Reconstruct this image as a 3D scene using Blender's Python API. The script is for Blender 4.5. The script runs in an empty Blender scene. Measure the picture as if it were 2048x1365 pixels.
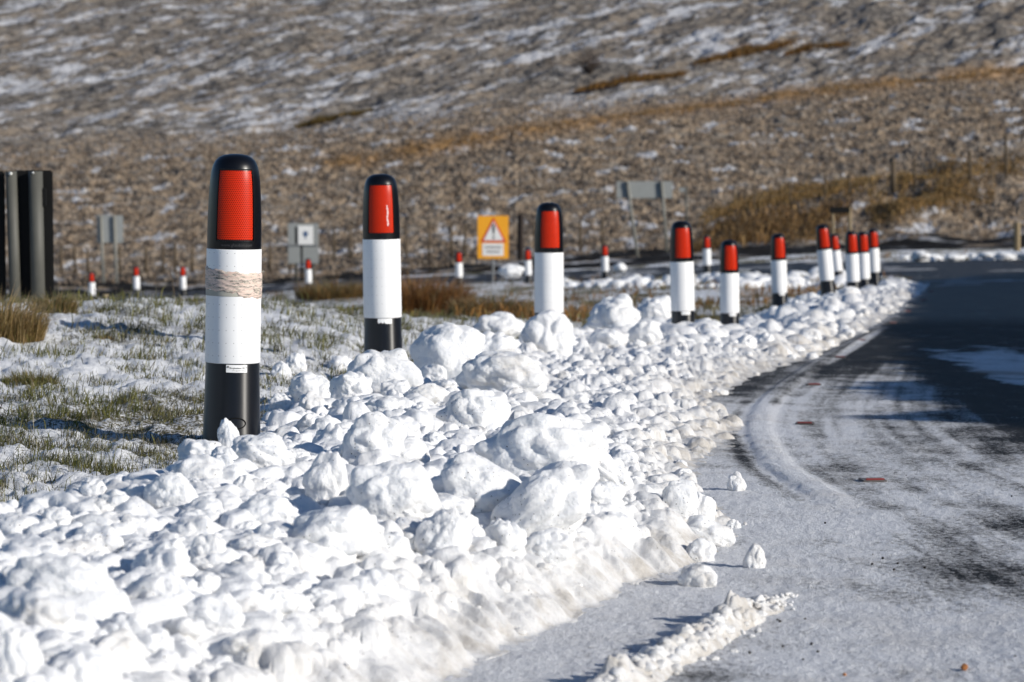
import bpy, bmesh, math, random
import numpy as np
from mathutils import Vector, Matrix
from mathutils.bvhtree import BVHTree

random.seed(7)
RNG = np.random.default_rng(11)
SC = bpy.context.scene
COL = SC.collection

# ---------------------------------------------------------------- camera, sky, sun, exposure
FPX = 5689.0            # focal length in pixels of a 2048 px wide frame (100 mm lens)
D1 = 9.77               # distance of the nearest bollard
PITCH = math.radians(4.05)
cam_d = bpy.data.cameras.new('camera')
cam = bpy.data.objects.new('camera', cam_d); COL.objects.link(cam)
cam_d.lens = 100; cam_d.sensor_width = 36; cam_d.clip_start = 0.1; cam_d.clip_end = 3000
cam.rotation_euler = (math.radians(90) - PITCH, 0, 0)
cam_d.dof.use_dof = True
cam_d.dof.focus_distance = 9.1
cam_d.dof.aperture_fstop = 6.4
SC.camera = cam
SUN_EL = math.radians(22)
SUN_AZ = math.radians(118)       # clockwise from +Y
world = bpy.data.worlds.new('World'); SC.world = world; world.use_nodes = True
nt = world.node_tree; nt.nodes.clear()
sky = nt.nodes.new('ShaderNodeTexSky'); sky.sky_type = 'NISHITA'; sky.sun_disc = False
sky.sun_elevation = SUN_EL; sky.sun_rotation = SUN_AZ; sky.altitude = 400
sky.air_density = 1.0; sky.dust_density = 0.0; sky.ozone_density = 5.0
bg = nt.nodes.new('ShaderNodeBackground'); bg.inputs['Strength'].default_value = 0.08
wo = nt.nodes.new('ShaderNodeOutputWorld')
nt.links.new(sky.outputs[0], bg.inputs[0]); nt.links.new(bg.outputs[0], wo.inputs[0])
sun_d = bpy.data.lights.new('sun', 'SUN'); sun_d.energy = 4.5; sun_d.angle = math.radians(0.5)
sun_d.color = (1.0, 0.94, 0.85)
sun = bpy.data.objects.new('sun', sun_d); COL.objects.link(sun)
SUNV = Vector((math.sin(SUN_AZ)*math.cos(SUN_EL), math.cos(SUN_AZ)*math.cos(SUN_EL), math.sin(SUN_EL)))
sun.rotation_euler = SUNV.to_track_quat('Z', 'Y').to_euler(); sun.location = (20, -20, 20)
SC.view_settings.view_transform = 'Standard'; SC.view_settings.look = 'None'
SC.view_settings.exposure = 0.18; SC.view_settings.gamma = 1.0
SC.render.engine = 'CYCLES'
SC.cycles.max_bounces = 8

# ---------------------------------------------------------------- pixel <-> world
CP, SP = math.cos(PITCH), math.sin(PITCH)
def ray(px, py):
    u = (px-1024)/FPX; v = (682.5-py)/FPX
    return np.array([u, CP + v*SP, v*CP - SP])
def at(px, py, Y):
    d = ray(px, py); return Vector(d*(Y/d[1]))
def at_s(px, py, s): return at(px, py, D1/s)
def at_z(px, py, z):
    d = ray(px, py); return Vector(d*(z/d[2]))
def proj(X, Y, Z):
    f = Y*CP - Z*SP; up = Y*SP + Z*CP
    return 1024 + FPX*X/f, 682.5 - FPX*up/f

# ---------------------------------------------------------------- noise
_perm = np.random.default_rng(3).permutation(256).astype(np.int64)
_perm = np.concatenate([_perm, _perm, _perm])
_g2 = np.array([[math.cos(a), math.sin(a)] for a in np.arange(16)*math.pi/8+.1])
_g3 = np.random.default_rng(5).normal(size=(256, 3)); _g3 /= np.linalg.norm(_g3, axis=1)[:, None]
def n2(x, y, seed=0):
    x = np.asarray(x, float)+seed*17.37; y = np.asarray(y, float)+seed*9.71
    xi = np.floor(x).astype(np.int64); yi = np.floor(y).astype(np.int64)
    xf = x-xi; yf = y-yi; xi &= 255; yi &= 255
    u = xf*xf*xf*(xf*(xf*6-15)+10); v = yf*yf*yf*(yf*(yf*6-15)+10)
    def g(ix, iy, dx, dy):
        h = _g2[_perm[_perm[ix]+iy] & 15]; return h[..., 0]*dx+h[..., 1]*dy
    a = g(xi, yi, xf, yf); b = g(xi+1, yi, xf-1, yf); c = g(xi, yi+1, xf, yf-1); d = g(xi+1, yi+1, xf-1, yf-1)
    return ((a+(b-a)*u)*(1-v)+(c+(d-c)*u)*v)*1.5
def n3(p, seed=0):
    p = np.asarray(p, float)+seed*13.13
    i = np.floor(p).astype(np.int64); f = p-i; i &= 255
    w = f*f*f*(f*(f*6-15)+10)
    out = 0
    for dx in (0, 1):
        for dy in (0, 1):
            for dz in (0, 1):
                h = _perm[_perm[_perm[i[:, 0]+dx]+i[:, 1]+dy]+i[:, 2]+dz]
                g = _g3[h]
                dt = g[:, 0]*(f[:, 0]-dx)+g[:, 1]*(f[:, 1]-dy)+g[:, 2]*(f[:, 2]-dz)
                out = out+dt*(w[:, 0] if dx else 1-w[:, 0])*(w[:, 1] if dy else 1-w[:, 1])*(w[:, 2] if dz else 1-w[:, 2])
    return out*1.6
def fbm2(x, y, oct=4, seed=0, gain=.5):
    a = 1; s = 0; f = 1
    for k in range(oct):
        s = s+a*n2(x*f, y*f, seed+k); a *= gain; f *= 2.03
    return s
def sstep(a, b, x):
    t = np.clip((x-a)/(b-a), 0, 1); return t*t*(3-2*t)

# ---------------------------------------------------------------- mesh helpers
def set_props(o, label=None, cat=None, group=None, kind=None):
    if label: o['label'] = label
    if cat: o['category'] = cat
    if group: o['group'] = group
    if kind: o['kind'] = kind
    return o
def np_mesh(name, verts, faces, mat, nside=None, smooth=True, attrs=None, cols=None):
    """faces: (N,3|4) array or list of such arrays"""
    me = bpy.data.meshes.new(name)
    if not isinstance(faces, list): faces = [faces]
    faces = [f for f in faces if len(f)]
    tot = np.concatenate([np.full(len(f), f.shape[1], np.int32) for f in faces])
    loops = np.concatenate([f.ravel() for f in faces]).astype(np.int32)
    start = np.concatenate([[0], np.cumsum(tot)[:-1]]).astype(np.int32)
    me.vertices.add(len(verts)); me.vertices.foreach_set('co', np.asarray(verts, np.float32).ravel())
    me.loops.add(len(loops)); me.loops.foreach_set('vertex_index', loops)
    me.polygons.add(len(tot)); me.polygons.foreach_set('loop_start', start); me.polygons.foreach_set('loop_total', tot)
    me.polygons.foreach_set('use_smooth', np.full(len(tot), smooth))
    for k, v in (attrs or {}).items():
        a = me.attributes.new(k, 'FLOAT', 'POINT'); a.data.foreach_set('value', np.asarray(v, np.float32))
    for k, v in (cols or {}).items():
        a = me.attributes.new(k, 'FLOAT_COLOR', 'POINT')
        c = np.ones((len(verts), 4), np.float32); c[:, :3] = v; a.data.foreach_set('color', c.ravel())
    me.update(calc_edges=True); me.validate()
    if mat: me.materials.append(mat)
    return me
def link(name, me, parent=None):
    o = bpy.data.objects.new(name, me); COL.objects.link(o)
    if parent: o.parent = parent
    return o
def bm_obj(name, bm, mat, parent=None, smooth=False):
    me = bpy.data.meshes.new(name); bmesh.ops.recalc_face_normals(bm, faces=bm.faces[:])
    bm.to_mesh(me); bm.free()
    if smooth: me.polygons.foreach_set('use_smooth', [True]*len(me.polygons))
    me.materials.append(mat); return link(name, me, parent)
def empty(name, loc=(0, 0, 0)):
    o = bpy.data.objects.new(name, None); COL.objects.link(o); o.location = loc; o.empty_display_size = .1; return o
def add_box(bm, c, size, rot=None, bevel=0):
    r = bmesh.ops.create_cube(bm, size=1)
    m = Matrix.Translation(c) @ (rot.to_4x4() if rot else Matrix()) @ Matrix.Diagonal((*size, 1))
    bmesh.ops.transform(bm, matrix=m, verts=r['verts'])
    if bevel:
        es = list({e for v in r['verts'] for e in v.link_edges})
        bmesh.ops.bevel(bm, geom=es, offset=bevel, segments=2, affect='EDGES')
def add_cyl(bm, p0, p1, r0, r1=None, seg=16, cap=True):
    p0 = Vector(p0); p1 = Vector(p1); d = p1-p0
    r = bmesh.ops.create_cone(bm, cap_ends=cap, segments=seg, radius1=r0, radius2=r1 if r1 is not None else r0, depth=d.length)
    m = Matrix.Translation((p0+p1)/2) @ d.to_track_quat('Z', 'Y').to_matrix().to_4x4()
    bmesh.ops.transform(bm, matrix=m, verts=r['verts'])
def grid_faces(nr, nc):
    i = np.arange(nr*nc).reshape(nr, nc)
    return np.stack([i[:-1, :-1], i[:-1, 1:], i[1:, 1:], i[1:, :-1]], -1).reshape(-1, 4)

# ---------------------------------------------------------------- materials
class M:
    def __init__(s, name):
        s.m = bpy.data.materials.new(name); s.m.use_nodes = True; s.t = s.m.node_tree
        s.b = s.t.nodes['Principled BSDF']; s.out = s.t.nodes['Material Output']
    def n(s, typ, **kw):
        x = s.t.nodes.new('ShaderNode'+typ)
        for k, v in kw.items():
            if k.startswith('_'): setattr(x, k[1:], v)
            else: x.inputs[k.replace('_', ' ')].default_value = v
        return x
    def l(s, a, b): s.t.links.new(a, b)
    def noise(s, scale, detail=3, rough=.5, vec=None):
        x = s.n('TexNoise', Scale=scale, Detail=detail, Roughness=rough)
        if vec: s.l(vec, x.inputs['Vector'])
        return x
    def ramp(s, fac, stops, interp='LINEAR'):
        r = s.n('ValToRGB'); r.color_ramp.interpolation = interp
        e = r.color_ramp.elements
        while len(e) < len(stops): e.new(.5)
        for k, (p, c) in enumerate(stops):
            e[k].position = p; e[k].color = (*c, 1) if len(c) == 3 else c
        s.l(fac, r.inputs[0]); return r.outputs[0]
    def mix(s, fac, a, b):
        x = s.n('Mix', _data_type='RGBA')
        for sock, v in ((x.inputs[0], fac), (x.inputs[6], a), (x.inputs[7], b)):
            if hasattr(v, 'default_value') or hasattr(v, 'links'): s.l(v, sock)
            else: sock.default_value = v if isinstance(v, (int, float)) else (*v, 1)
        return x.outputs[2]
    def math(s, op, a, b=None, c=None, clamp=False):
        x = s.n('Math', _operation=op); x.use_clamp = clamp
        for i, v in enumerate((a, b, c)):
            if v is None: continue
            if isinstance(v, (int, float)): x.inputs[i].default_value = v
            else: s.l(v, x.inputs[i])
        return x.outputs[0]
    def bump(s, h, strength=.5, dist=.01, prev=None):
        x = s.n('Bump', Strength=strength, Distance=dist); s.l(h, x.inputs['Height'])
        if prev: s.l(prev, x.inputs['Normal'])
        return x.outputs[0]
    def coord(s, w='Object'): return s.n('TexCoord').outputs[w]
    def pos(s): return s.n('NewGeometry').outputs['Position']
    def attr(s, name, col=False):
        x = s.n('Attribute'); x.attribute_name = name; return x.outputs['Color' if col else 'Fac']
    def set(s, **kw):
        for k, v in kw.items():
            k = k.replace('_', ' ')
            if isinstance(v, tuple): v = (*v, 1) if len(v) == 3 else v
            s.b.inputs[k].default_value = v
        return s

def simple(name, col, rough=.5, spec=.5, noise_amt=.15, scale=8, metallic=0, bump=0):
    m = M(name); m.set(Roughness=rough, Metallic=metallic); m.b.inputs['Specular IOR Level'].default_value = spec
    nz = m.noise(scale, 5, .6, m.coord())
    c = m.mix(nz.outputs[0], tuple(x*(1-noise_amt) for x in col), tuple(min(1, x*(1+noise_amt)) for x in col))
    m.l(c, m.b.inputs['Base Color'])
    if bump: m.l(m.bump(nz.outputs[0], bump, .01), m.b.inputs['Normal'])
    return m.m

def snow_mat(name, dirt_attr=False, dirty=0.0, grain=1.0):
    m = M(name); m.set(Roughness=.62)
    m.b.inputs['Specular IOR Level'].default_value = .25
    m.b.inputs['Subsurface Weight'].default_value = .22
    m.b.inputs['Subsurface Radius'].default_value = (.03, .032, .036)
    m.b.inputs['Subsurface Scale'].default_value = .35
    P = m.pos()
    big = m.noise(6, 4, .6, P); fine = m.noise(75, 5, .65, P); gr = m.noise(320, 3, .7, P)
    clean = m.mix(big.outputs[0], (.79, .805, .83), (.84, .84, .835))
    dirtc = m.mix(fine.outputs[0], (.40, .37, .33), (.62, .595, .56))
    d = m.ramp(m.noise(11, 5, .65, P).outputs[0], [(.45, (0, 0, 0)), (.72, (1, 1, 1))])
    if dirt_attr:
        amt = m.math('MULTIPLY', m.attr('dirt'), m.math('ADD', m.math('MULTIPLY', d, .75), .35), clamp=True)
    else:
        amt = m.math('MULTIPLY', d, dirty)
    c = m.mix(amt, clean, dirtc)
    vo = m.n('TexVoronoi', Scale=70.0); m.l(P, vo.inputs['Vector'])
    spk = m.math('LESS_THAN', vo.outputs['Distance'], .13)
    sel = m.math('GREATER_THAN', m.noise(9, 3, .6, P).outputs[0], .60 if not dirty else .53)
    c = m.mix(m.math('MULTIPLY', m.math('MULTIPLY', spk, sel), .85), c, (.05, .042, .035))
    m.l(c, m.b.inputs['Base Color'])
    h = m.math('ADD', m.math('MULTIPLY', fine.outputs[0], 1.0), m.math('MULTIPLY', gr.outputs[0], .35))
    m.l(m.bump(h, .55*grain, .012), m.b.inputs['Normal'])
    return m.m

MAT = {}
MAT['snow'] = snow_mat('snow_clean', dirty=.25)
MAT['snow_dirty'] = snow_mat('snow_dirty', dirty=.75)
MAT['snow_bank'] = snow_mat('snow_bank', dirt_attr=True)
MAT['black'] = None
def black_plastic(aniso=True):
    m = M('black_plastic'); m.set(Base_Color=(.003, .003, .004), Roughness=.27)
    m.b.inputs['Specular IOR Level'].default_value = .72 if aniso else .42
    nz = m.noise(30, 4, .6, m.coord())
    m.l(m.ramp(nz.outputs[0], [(.3, ((.38 if aniso else .27),)*3), (.75, ((.43 if aniso else .33),)*3)]), m.b.inputs['Roughness'])
    if aniso: m.b.inputs['Anisotropic'].default_value = .82; m.b.inputs['Anisotropic Rotation'].default_value = .25
    tg = m.n('Tangent'); tg.direction_type = 'RADIAL'; tg.axis = 'Z'; (m.l(tg.outputs[0], m.b.inputs['Tangent']) if aniso else None)
    sc = m.n('Mapping'); sc.inputs['Scale'].default_value = (60, 60, 4); m.l(m.coord(), sc.inputs[0])
    st = m.noise(1.0, 3, .6, sc.outputs[0])
    m.l(m.bump(st.outputs[0], .05, .002), m.b.inputs['Normal'])
    return m.m
MAT['black'] = black_plastic(); MAT['cap'] = black_plastic(False)
def white_sleeve():
    m = M('white_sleeve'); m.set(Roughness=.38)
    co = m.coord(); sx = m.n('SeparateXYZ'); m.l(co, sx.inputs[0])
    ang = m.math('ARCTAN2', sx.outputs[0], m.math('MULTIPLY', sx.outputs[1], -1))
    u = m.math('MULTIPLY', ang, .0945/.0262); v = m.math('MULTIPLY', sx.outputs[2], 1/.0438)
    fu = m.math('SUBTRACT', m.math('FRACT', m.math('ADD', u, 100.5)), .5)
    fv = m.math('SUBTRACT', m.math('FRACT', m.math('ADD', v, .36)), .5)
    du = m.math('MULTIPLY', fu, .0262); dv = m.math('MULTIPLY', fv, .0438)
    r = m.math('SQRT', m.math('ADD', m.math('MULTIPLY', du, du), m.math('MULTIPLY', dv, dv)))
    dot = m.math('LESS_THAN', r, .0014)
    nz = m.noise(14, 5, .7, co)
    base = m.mix(nz.outputs[0], (.80, .80, .795), (.87, .87, .865))
    sm = m.n('Mapping'); sm.inputs['Scale'].default_value = (26, 26, 3); m.l(co, sm.inputs[0])
    scuff = m.ramp(m.noise(1.6, 6, .7, sm.outputs[0]).outputs[0], [(.62, (0, 0, 0)), (.80, (1, 1, 1))])
    base = m.mix(m.math('MULTIPLY', scuff, .35), base, (.5, .48, .45))
    m.l(m.mix(m.math('MULTIPLY', dot, .8), base, (.12, .11, .10)), m.b.inputs['Base Color'])
    return m.m
MAT['white'] = white_sleeve()
def red_reflector():
    m = M('red_reflective'); m.set(Roughness=.30)
    m.b.inputs['Specular IOR Level'].default_value = .22
    co = m.coord(); sx = m.n('SeparateXYZ'); m.l(co, sx.inputs[0])
    ang = m.math('ARCTAN2', sx.outputs[0], m.math('MULTIPLY', sx.outputs[1], -1))
    cell = .0072
    u = m.math('MULTIPLY', ang, .0945/cell); v = m.math('MULTIPLY', sx.outputs[2], 1/(cell*1.732))
    def lat(off):
        fu = m.math('SUBTRACT', m.math('FRACT', m.math('ADD', u, 100+off)), .5)
        fv = m.math('MULTIPLY', m.math('SUBTRACT', m.math('FRACT', m.math('ADD', v, 100+off)), .5), 1.732)
        return m.math('SQRT', m.math('ADD', m.math('MULTIPLY', fu, fu), m.math('MULTIPLY', fv, fv)))
    dd = m.math('MINIMUM', lat(0), lat(.5))
    hexc = m.math('LESS_THAN', dd, .30)
    c = m.mix(hexc, (.64, .027, .003), (.15, .005, .001))
    st = m.n('Mapping'); st.inputs['Scale'].default_value = (120, 120, 14); m.l(co, st.inputs[0])
    strk = m.ramp(m.noise(1, 4, .7, st.outputs[0]).outputs[0], [(.3, (.5,)*3), (.7, (1, 1, 1))])
    mm = m.n('Mix', _data_type='RGBA', _blend_type='MULTIPLY'); mm.inputs[0].default_value = 1
    m.l(c, mm.inputs[6]); m.l(strk, mm.inputs[7])
    m.l(c, m.b.inputs['Base Color'])
    return m.m
MAT['red'] = red_reflector()
MAT['galv'] = simple('galvanised_metal', (.28, .285, .28), .5, .5, .2, 10)
MAT['galv_warm'] = simple('weathered_grey_post', (.085, .084, .072), .6, .4, .25, 6)
MAT['post_grey'] = simple('dull_grey_post', (.19, .185, .16), .6, .4, .25, 6)
MAT['sign_back'] = simple('grey_sign_back', (.27, .28, .27), .55, .4, .1, 5)
MAT['dark'] = simple('matt_black_board', (.006, .006, .006), .7, .2, .2, 6)
MAT['amber'] = simple('amber_sheet', (.82, .36, .02), .4, .4, .06, 5)
MAT['sign_white'] = simple('white_sheet', (.74, .73, .70), .4, .4, .05, 5)
MAT['sign_red'] = simple('red_sheet', (.62, .07, .03), .4, .4, .05, 5)
MAT['ink'] = simple('black_ink', (.02, .02, .02), .6, .3, .05, 5)
MAT['grey_ink'] = simple('grey_ink', (.25, .24, .23), .6, .3, .05, 5)
MAT['blue'] = simple('blue_ink', (.05, .10, .2), .5, .3, .05, 5)
MAT['wood'] = simple('weathered_wood', (.10, .075, .05), .85, .2, .45, 14, bump=.6)
MAT['wood_pale'] = simple('pale_wood', (.26, .20, .12), .85, .2, .35, 14, bump=.6)
MAT['wood_dark'] = simple('dark_wood', (.035, .026, .022), .85, .2, .4, 14, bump=.6)
MAT['wire'] = simple('fence_wire', (.10, .09, .08), .6, .4, .2, 20)
MAT['stone'] = simple('orange_stone', (.42, .17, .06), .8, .3, .3, 120, bump=.5)
MAT['grit'] = simple('dark_grit', (.035, .03, .026), .85, .3, .4, 200, bump=.5)
MAT['stud_red'] = simple('red_stud_plastic', (.24, .045, .04), .35, .5, .2, 60)
MAT['stud_grey'] = simple('stud_casing', (.13, .12, .115), .6, .4, .3, 60)
MAT['sticker'] = simple('white_sticker', (.84, .84, .83), .4, .4, .03, 30)

# ---------------------------------------------------------------- ground surface from survey points
CTRL = []
def cz(px, py, z): p = at_z(px, py, z); CTRL.append((p.x, p.y, z))
def cs(px, py, s): p = at_s(px, py, s); CTRL.append((p.x, p.y, p.z))
BOLL = [  # top x, top y, base x, base y, scale
 (471, 308, 463, 890, 1.0), (761, 348, 767, 749, .689), (1098, 405, 1098, 713, .529), (1362, 442, 1367, 693, .431),
 (1458, 480, 1460, 684, .351), (1556, 467, 1560, 633, .284), (1644, 449, 1658, 606, .27), (1667, 468, 1679, 572, .178),
 (1702, 462, 1708, 604, .245), (1725, 463, 1729, 596, .229), (1745, 458, 1750, 579, .208)]
FARB = [(184, 544, .113), (273, 532, .113), (366, 532, .113), (617, 517, .119), (918, 502, .128), (1056, 497, .129),
        (1210, 489, .130), (1414, 471, .144)]
for tx, ty, bx, by, s in BOLL: cs(bx, by, s)
for x, ty, s in FARB: cs(x, ty+582*s*.93, s)
for p in [(0, 603, -1.03), (300, 603, -1.06), (560, 606, -1.16), (880, 635, -1.55), (1150, 640, -1.75),
          (0, 1000, -1.02), (0, 800, -1.02), (250, 760, -1.04), (600, 690, -1.10),
          (-300, 1365, -1.06), (300, 1365, -1.08), (0, 1800, -1.08), (1024, 1365, -1.10), (1024, 1800, -1.10), (1500, 1365, -1.10),
          (2048, 1365, -1.10), (2048, 1800, -1.10), (1510, 1137, -1.12), (1470, 980, -1.15), (1745, 960, -1.17),
          (1610, 846, -1.29), (1680, 714, -1.55), (1785, 645, -1.82), (1847, 600, -1.95), (2048, 1000, -1.14),
          (2048, 850, -1.24), (2048, 720, -1.52), (2048, 600, -2.05), (2048, 540, -2.7), (2300, 560, -2.4), (1700, 538, -2.85),
          (2600, 900, -1.15), (2600, 700, -1.5), (1900, 526, -2.95), (2100, 523, -2.95), (2400, 523, -2.9),
          (-400, 600, -1.0), (-400, 800, -1.0), (1450, 552, -3.0)]:
    cz(*p)
for u_ in (-.30, -.17, -.13, -.09):
    for Y_, z_ in ((21, -1.22), (27, -1.72), (35, -2.3), (48, -3.05), (62, -3.85)): CTRL.append((u_*Y_, Y_, z_-(.08 if Y_ > 25 else 0)))
CT = np.array(CTRL)
def qmap(X, Y):
    Yc = np.clip(Y, 3.5, 92); return np.clip(X/Yc, -.32, .32)*5.5, np.log(Yc)*1.0
def tps(r2): return .5*r2*np.log(r2+1e-9)
qx, qy = qmap(CT[:, 0], CT[:, 1]); N = len(CT)
Kk = tps((qx[:, None]-qx)**2+(qy[:, None]-qy)**2)+np.eye(N)*.01
Pm = np.stack([np.ones(N), qx, qy], 1)
A = np.block([[Kk, Pm], [Pm.T, np.zeros((3, 3))]])
W = np.linalg.solve(A, np.concatenate([CT[:, 2], np.zeros(3)]))
def G(X, Y):
    X = np.asarray(X, float); Y = np.asarray(Y, float); sh = X.shape; X = X.ravel(); Y = Y.ravel()
    out = np.empty(len(X))
    for i in range(0, len(X), 60000):
        a, b = qmap(X[i:i+60000], Y[i:i+60000])
        out[i:i+60000] = tps((a[:, None]-qx)**2+(b[:, None]-qy)**2) @ W[:N] + W[N]+W[N+1]*a+W[N+2]*b
    return out.reshape(sh)

def hit(px, py, fn, y0=3.3, y1=120):
    """first point where the pixel's ray meets the surface fn"""
    d = ray(px, py); Ys = np.geomspace(y0, y1, 1500)
    X = d[0]/d[1]*Ys; Z = d[2]/d[1]*Ys; S = fn(X, Ys)
    k = np.argmax(Z < S)
    if Z[k] >= S[k]: k = len(Ys)-1
    if k > 0:
        a = (Z[k-1]-S[k-1]); b = (S[k]-Z[k]); t = a/(a+b+1e-9); Y = Ys[k-1]+(Ys[k]-Ys[k-1])*t
    else: Y = Ys[0]
    return np.array([d[0]/d[1]*Y, Y])
def poly_world(pts, fn=G): return np.array([hit(x, y, fn) for x, y in pts])
def seg_dist(X, Y, P, closed=False):
    """distance to a polyline, arc length of the nearest point, side sign"""
    X = np.asarray(X, float); Y = np.asarray(Y, float)
    best = np.full(X.shape, 1e9); arc = np.zeros(X.shape); side = np.ones(X.shape)
    n = len(P); L = 0
    for i in range(n if closed else n-1):
        a = P[i]; b = P[(i+1) % n]; d = b-a; l2 = d@d+1e-12
        t = np.clip(((X-a[0])*d[0]+(Y-a[1])*d[1])/l2, 0, 1)
        ex = X-(a[0]+t*d[0]); ey = Y-(a[1]+t*d[1]); D = ex*ex+ey*ey
        m = D < best
        best = np.where(m, D, best); arc = np.where(m, L+t*math.sqrt(l2), arc)
        side = np.where(m, np.sign(d[0]*ey-d[1]*ex), side); L += math.sqrt(l2)
    return np.sqrt(best), arc, side
def inside(X, Y, P):
    r = np.zeros(np.shape(X), bool); n = len(P)
    for i in range(n):
        x0, y0 = P[i]; x1, y1 = P[(i+1) % n]
        if y0 == y1: continue
        c = ((y0 > Y) != (y1 > Y)) & (X < (x1-x0)*(Y-y0)/(y1-y0)+x0)
        r ^= c
    return r
def smooth_line(P, n=8):
    out = []
    P = [P[0]]+list(P)+[P[-1]]
    for i in range(1, len(P)-2):
        p0, p1, p2, p3 = map(np.asarray, P[i-1:i+3])
        for k in range(n):
            t = k/n
            out.append(.5*((2*p1)+(-p0+p2)*t+(2*p0-5*p1+4*p2-p3)*t*t+(-p0+3*p1-3*p2+p3)*t**3))
    out.append(np.asarray(P[-2])); return np.array(out)

BACK = [(-700, 1300), (-300, 1170), (0, 1090), (160, 1015), (300, 968), (420, 920), (500, 885), (545, 800), (690, 775), (830, 728), (960, 695),
        (1100, 690), (1190, 668), (1280, 664), (1370, 666), (1460, 655), (1560, 620), (1660, 604), (1720, 592), (1780, 567), (1840, 566)]
FRONT = [(1858, 572), (1800, 625), (1700, 678), (1600, 722), (1500, 757), (1420, 800), (1490, 855), (1410, 925), (1420, 1000), (1445, 1070),
         (1400, 1140), (1290, 1172), (1130, 1240), (930, 1345), (700, 1480), (350, 1680), (-700, 1800)]
BACKW = poly_world(BACK); FRONTW = poly_world(FRONT)
BANK = np.concatenate([BACKW, FRONTW])
EDGE = smooth_line(poly_world([(1853, 588), (1800, 624), (1740, 663), (1680, 700), (1620, 737), (1565, 778), (1532, 815), (1520, 850), (1530, 892),
                               (1562, 935), (1640, 985), (1740, 1045), (1850, 1112), (2048, 1235), (2400, 1480)]), 6)
def bank_h(X, Y):
    X = np.asarray(X, float); Y = np.asarray(Y, float)
    d, arc, _ = seg_dist(X, Y, BANK, True); ins = inside(X, Y, BANK)
    sd = np.where(ins, d, -d)
    df, arcf, _ = seg_dist(X, Y, FRONTW)
    db, _, _ = seg_dist(X, Y, BACKW)
    sd = sd+.05*n2(X*3.1, Y*1.6, 4)+.025*n2(X*11, Y*6, 5)
    near = 1-sstep(7.5, 9.5, Y)
    hm = .085+.075*near+.03*n2(X*.9, Y*.5, 6)
    h = hm*sstep(-.03, .55, sd)
    # ploughed face on the near road side: steep, with a crest
    face = near*sstep(-.01, .16, sd)*np.exp(-(df/.36)**2)*.045
    h = h+face
    msk = sstep(0, .25, sd)
    ridges = near*np.exp(-((df-.10)/.12)**2)*(.026*n2(arcf*15+df*7, df*2, 8)+.010*n2(arcf*38+df*16, df*4, 18))
    h = h+ridges+msk*(.055*np.sqrt(n2(X*5, Y*4.2, 9)**2+.003)+.030*np.sqrt(n2(X*13, Y*11, 10)**2+.003)+.012*np.abs(n2(X*30, Y*26, 12)))
    h = np.where(sd < 0, np.minimum(h, 0)-.02*sstep(0, .06, -sd), h*sstep(-.005, .05, sd)-.0)
    return h, sd, df
def S(X, Y):
    h, _, _ = bank_h(X, Y); return G(X, Y)+np.maximum(h, 0)

# ---------------------------------------------------------------- road, verge, bank sheets
def fan(u0, u1, nu, Ys):
    u = np.linspace(u0, u1, nu); YY, UU = np.meshgrid(Ys, u, indexing='ij')
    return UU*YY, YY
def pick(faces, mask_v):
    keep = mask_v[faces].mean(1) >= .5; return faces[keep], faces[~keep]
def compact(verts, faces, extra):
    idx = np.unique(faces); mp = np.full(len(verts), -1); mp[idx] = np.arange(len(idx))
    return verts[idx], mp[faces], {k: v[idx] for k, v in extra.items()}

# row spacing follows the height of the eye so near strips are finer
ys = [3.0]
while ys[-1] < 90.5: ys.append(ys[-1]+max(.006, ys[-1]**2*.00027))
YS = np.array(ys)
X, Y = fan(-.46, .56, 1500, YS)
ZG = G(X, Y)
nr, nc = X.shape
ROADP = np.array([(-1200, 1900), (-300, 1500), (300, 1300), (700, 1160), (1000, 1050), (1150, 900), (1250, 790), (1420, 705), (1600, 645), (1740, 600), (1835, 567),
         (1800, 552), (1700, 547), (1560, 549), (1400, 556), (1210, 562), (1000, 562), (800, 570), (600, 580), (300, 594), (-800, 606),
         (-800, 590), (0, 586), (300, 578), (600, 566), (800, 556), (1000, 548), (1300, 536), (1500, 527), (1700, 524), (1900, 521), (2200, 519), (4200, 519), (4200, 1900)], float)
PX, PY = proj(X, Y, ZG)
road = inside(PX, PY, ROADP)
leftfar = (PX < 1250) & (Y > 14) & (Y < 70)
road &= ~leftfar
road &= ~((Y > 62) & (Y < 71) & (PX < 1500))
# berm along the road edge
de, ae, sd_e = seg_dist(X, Y, EDGE)
bermamp = .016*(1-sstep(.0, .55, np.maximum(0, 9.3-Y)))*sstep(5, 8, Y)
berm = np.where(road, bermamp*.8*np.exp(-(de/.058)**4), 0)
right = seg_dist(X, Y, EDGE)[2]
onroad = (right > 0)
if (PX[road & onroad].mean() if (road & onroad).any() else 0) < (PX[road & ~onroad].mean() if (road & ~onroad).any() else 0): onroad = ~onroad
# frost cover
sgn = np.where(onroad, de, -de)
streak = .75*fbm2(sgn*6.5, ae*.22, 4, 20)+.35*n2(sgn*26, ae*.6, 26)
blot = fbm2(X*1.1, Y*.55, 4, 30)
blot2 = fbm2(X*4.5, Y*2.4, 4, 33)
near_f = .98-.10*sstep(7.5, 9.5, Y)+.08*blot+.10*blot2+.10*streak
lanes = .30*np.abs(n2(sgn*9, ae*.10, 27))-.10
on_f = .72+lanes+.36*streak+.07*blot+.10*blot2
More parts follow.
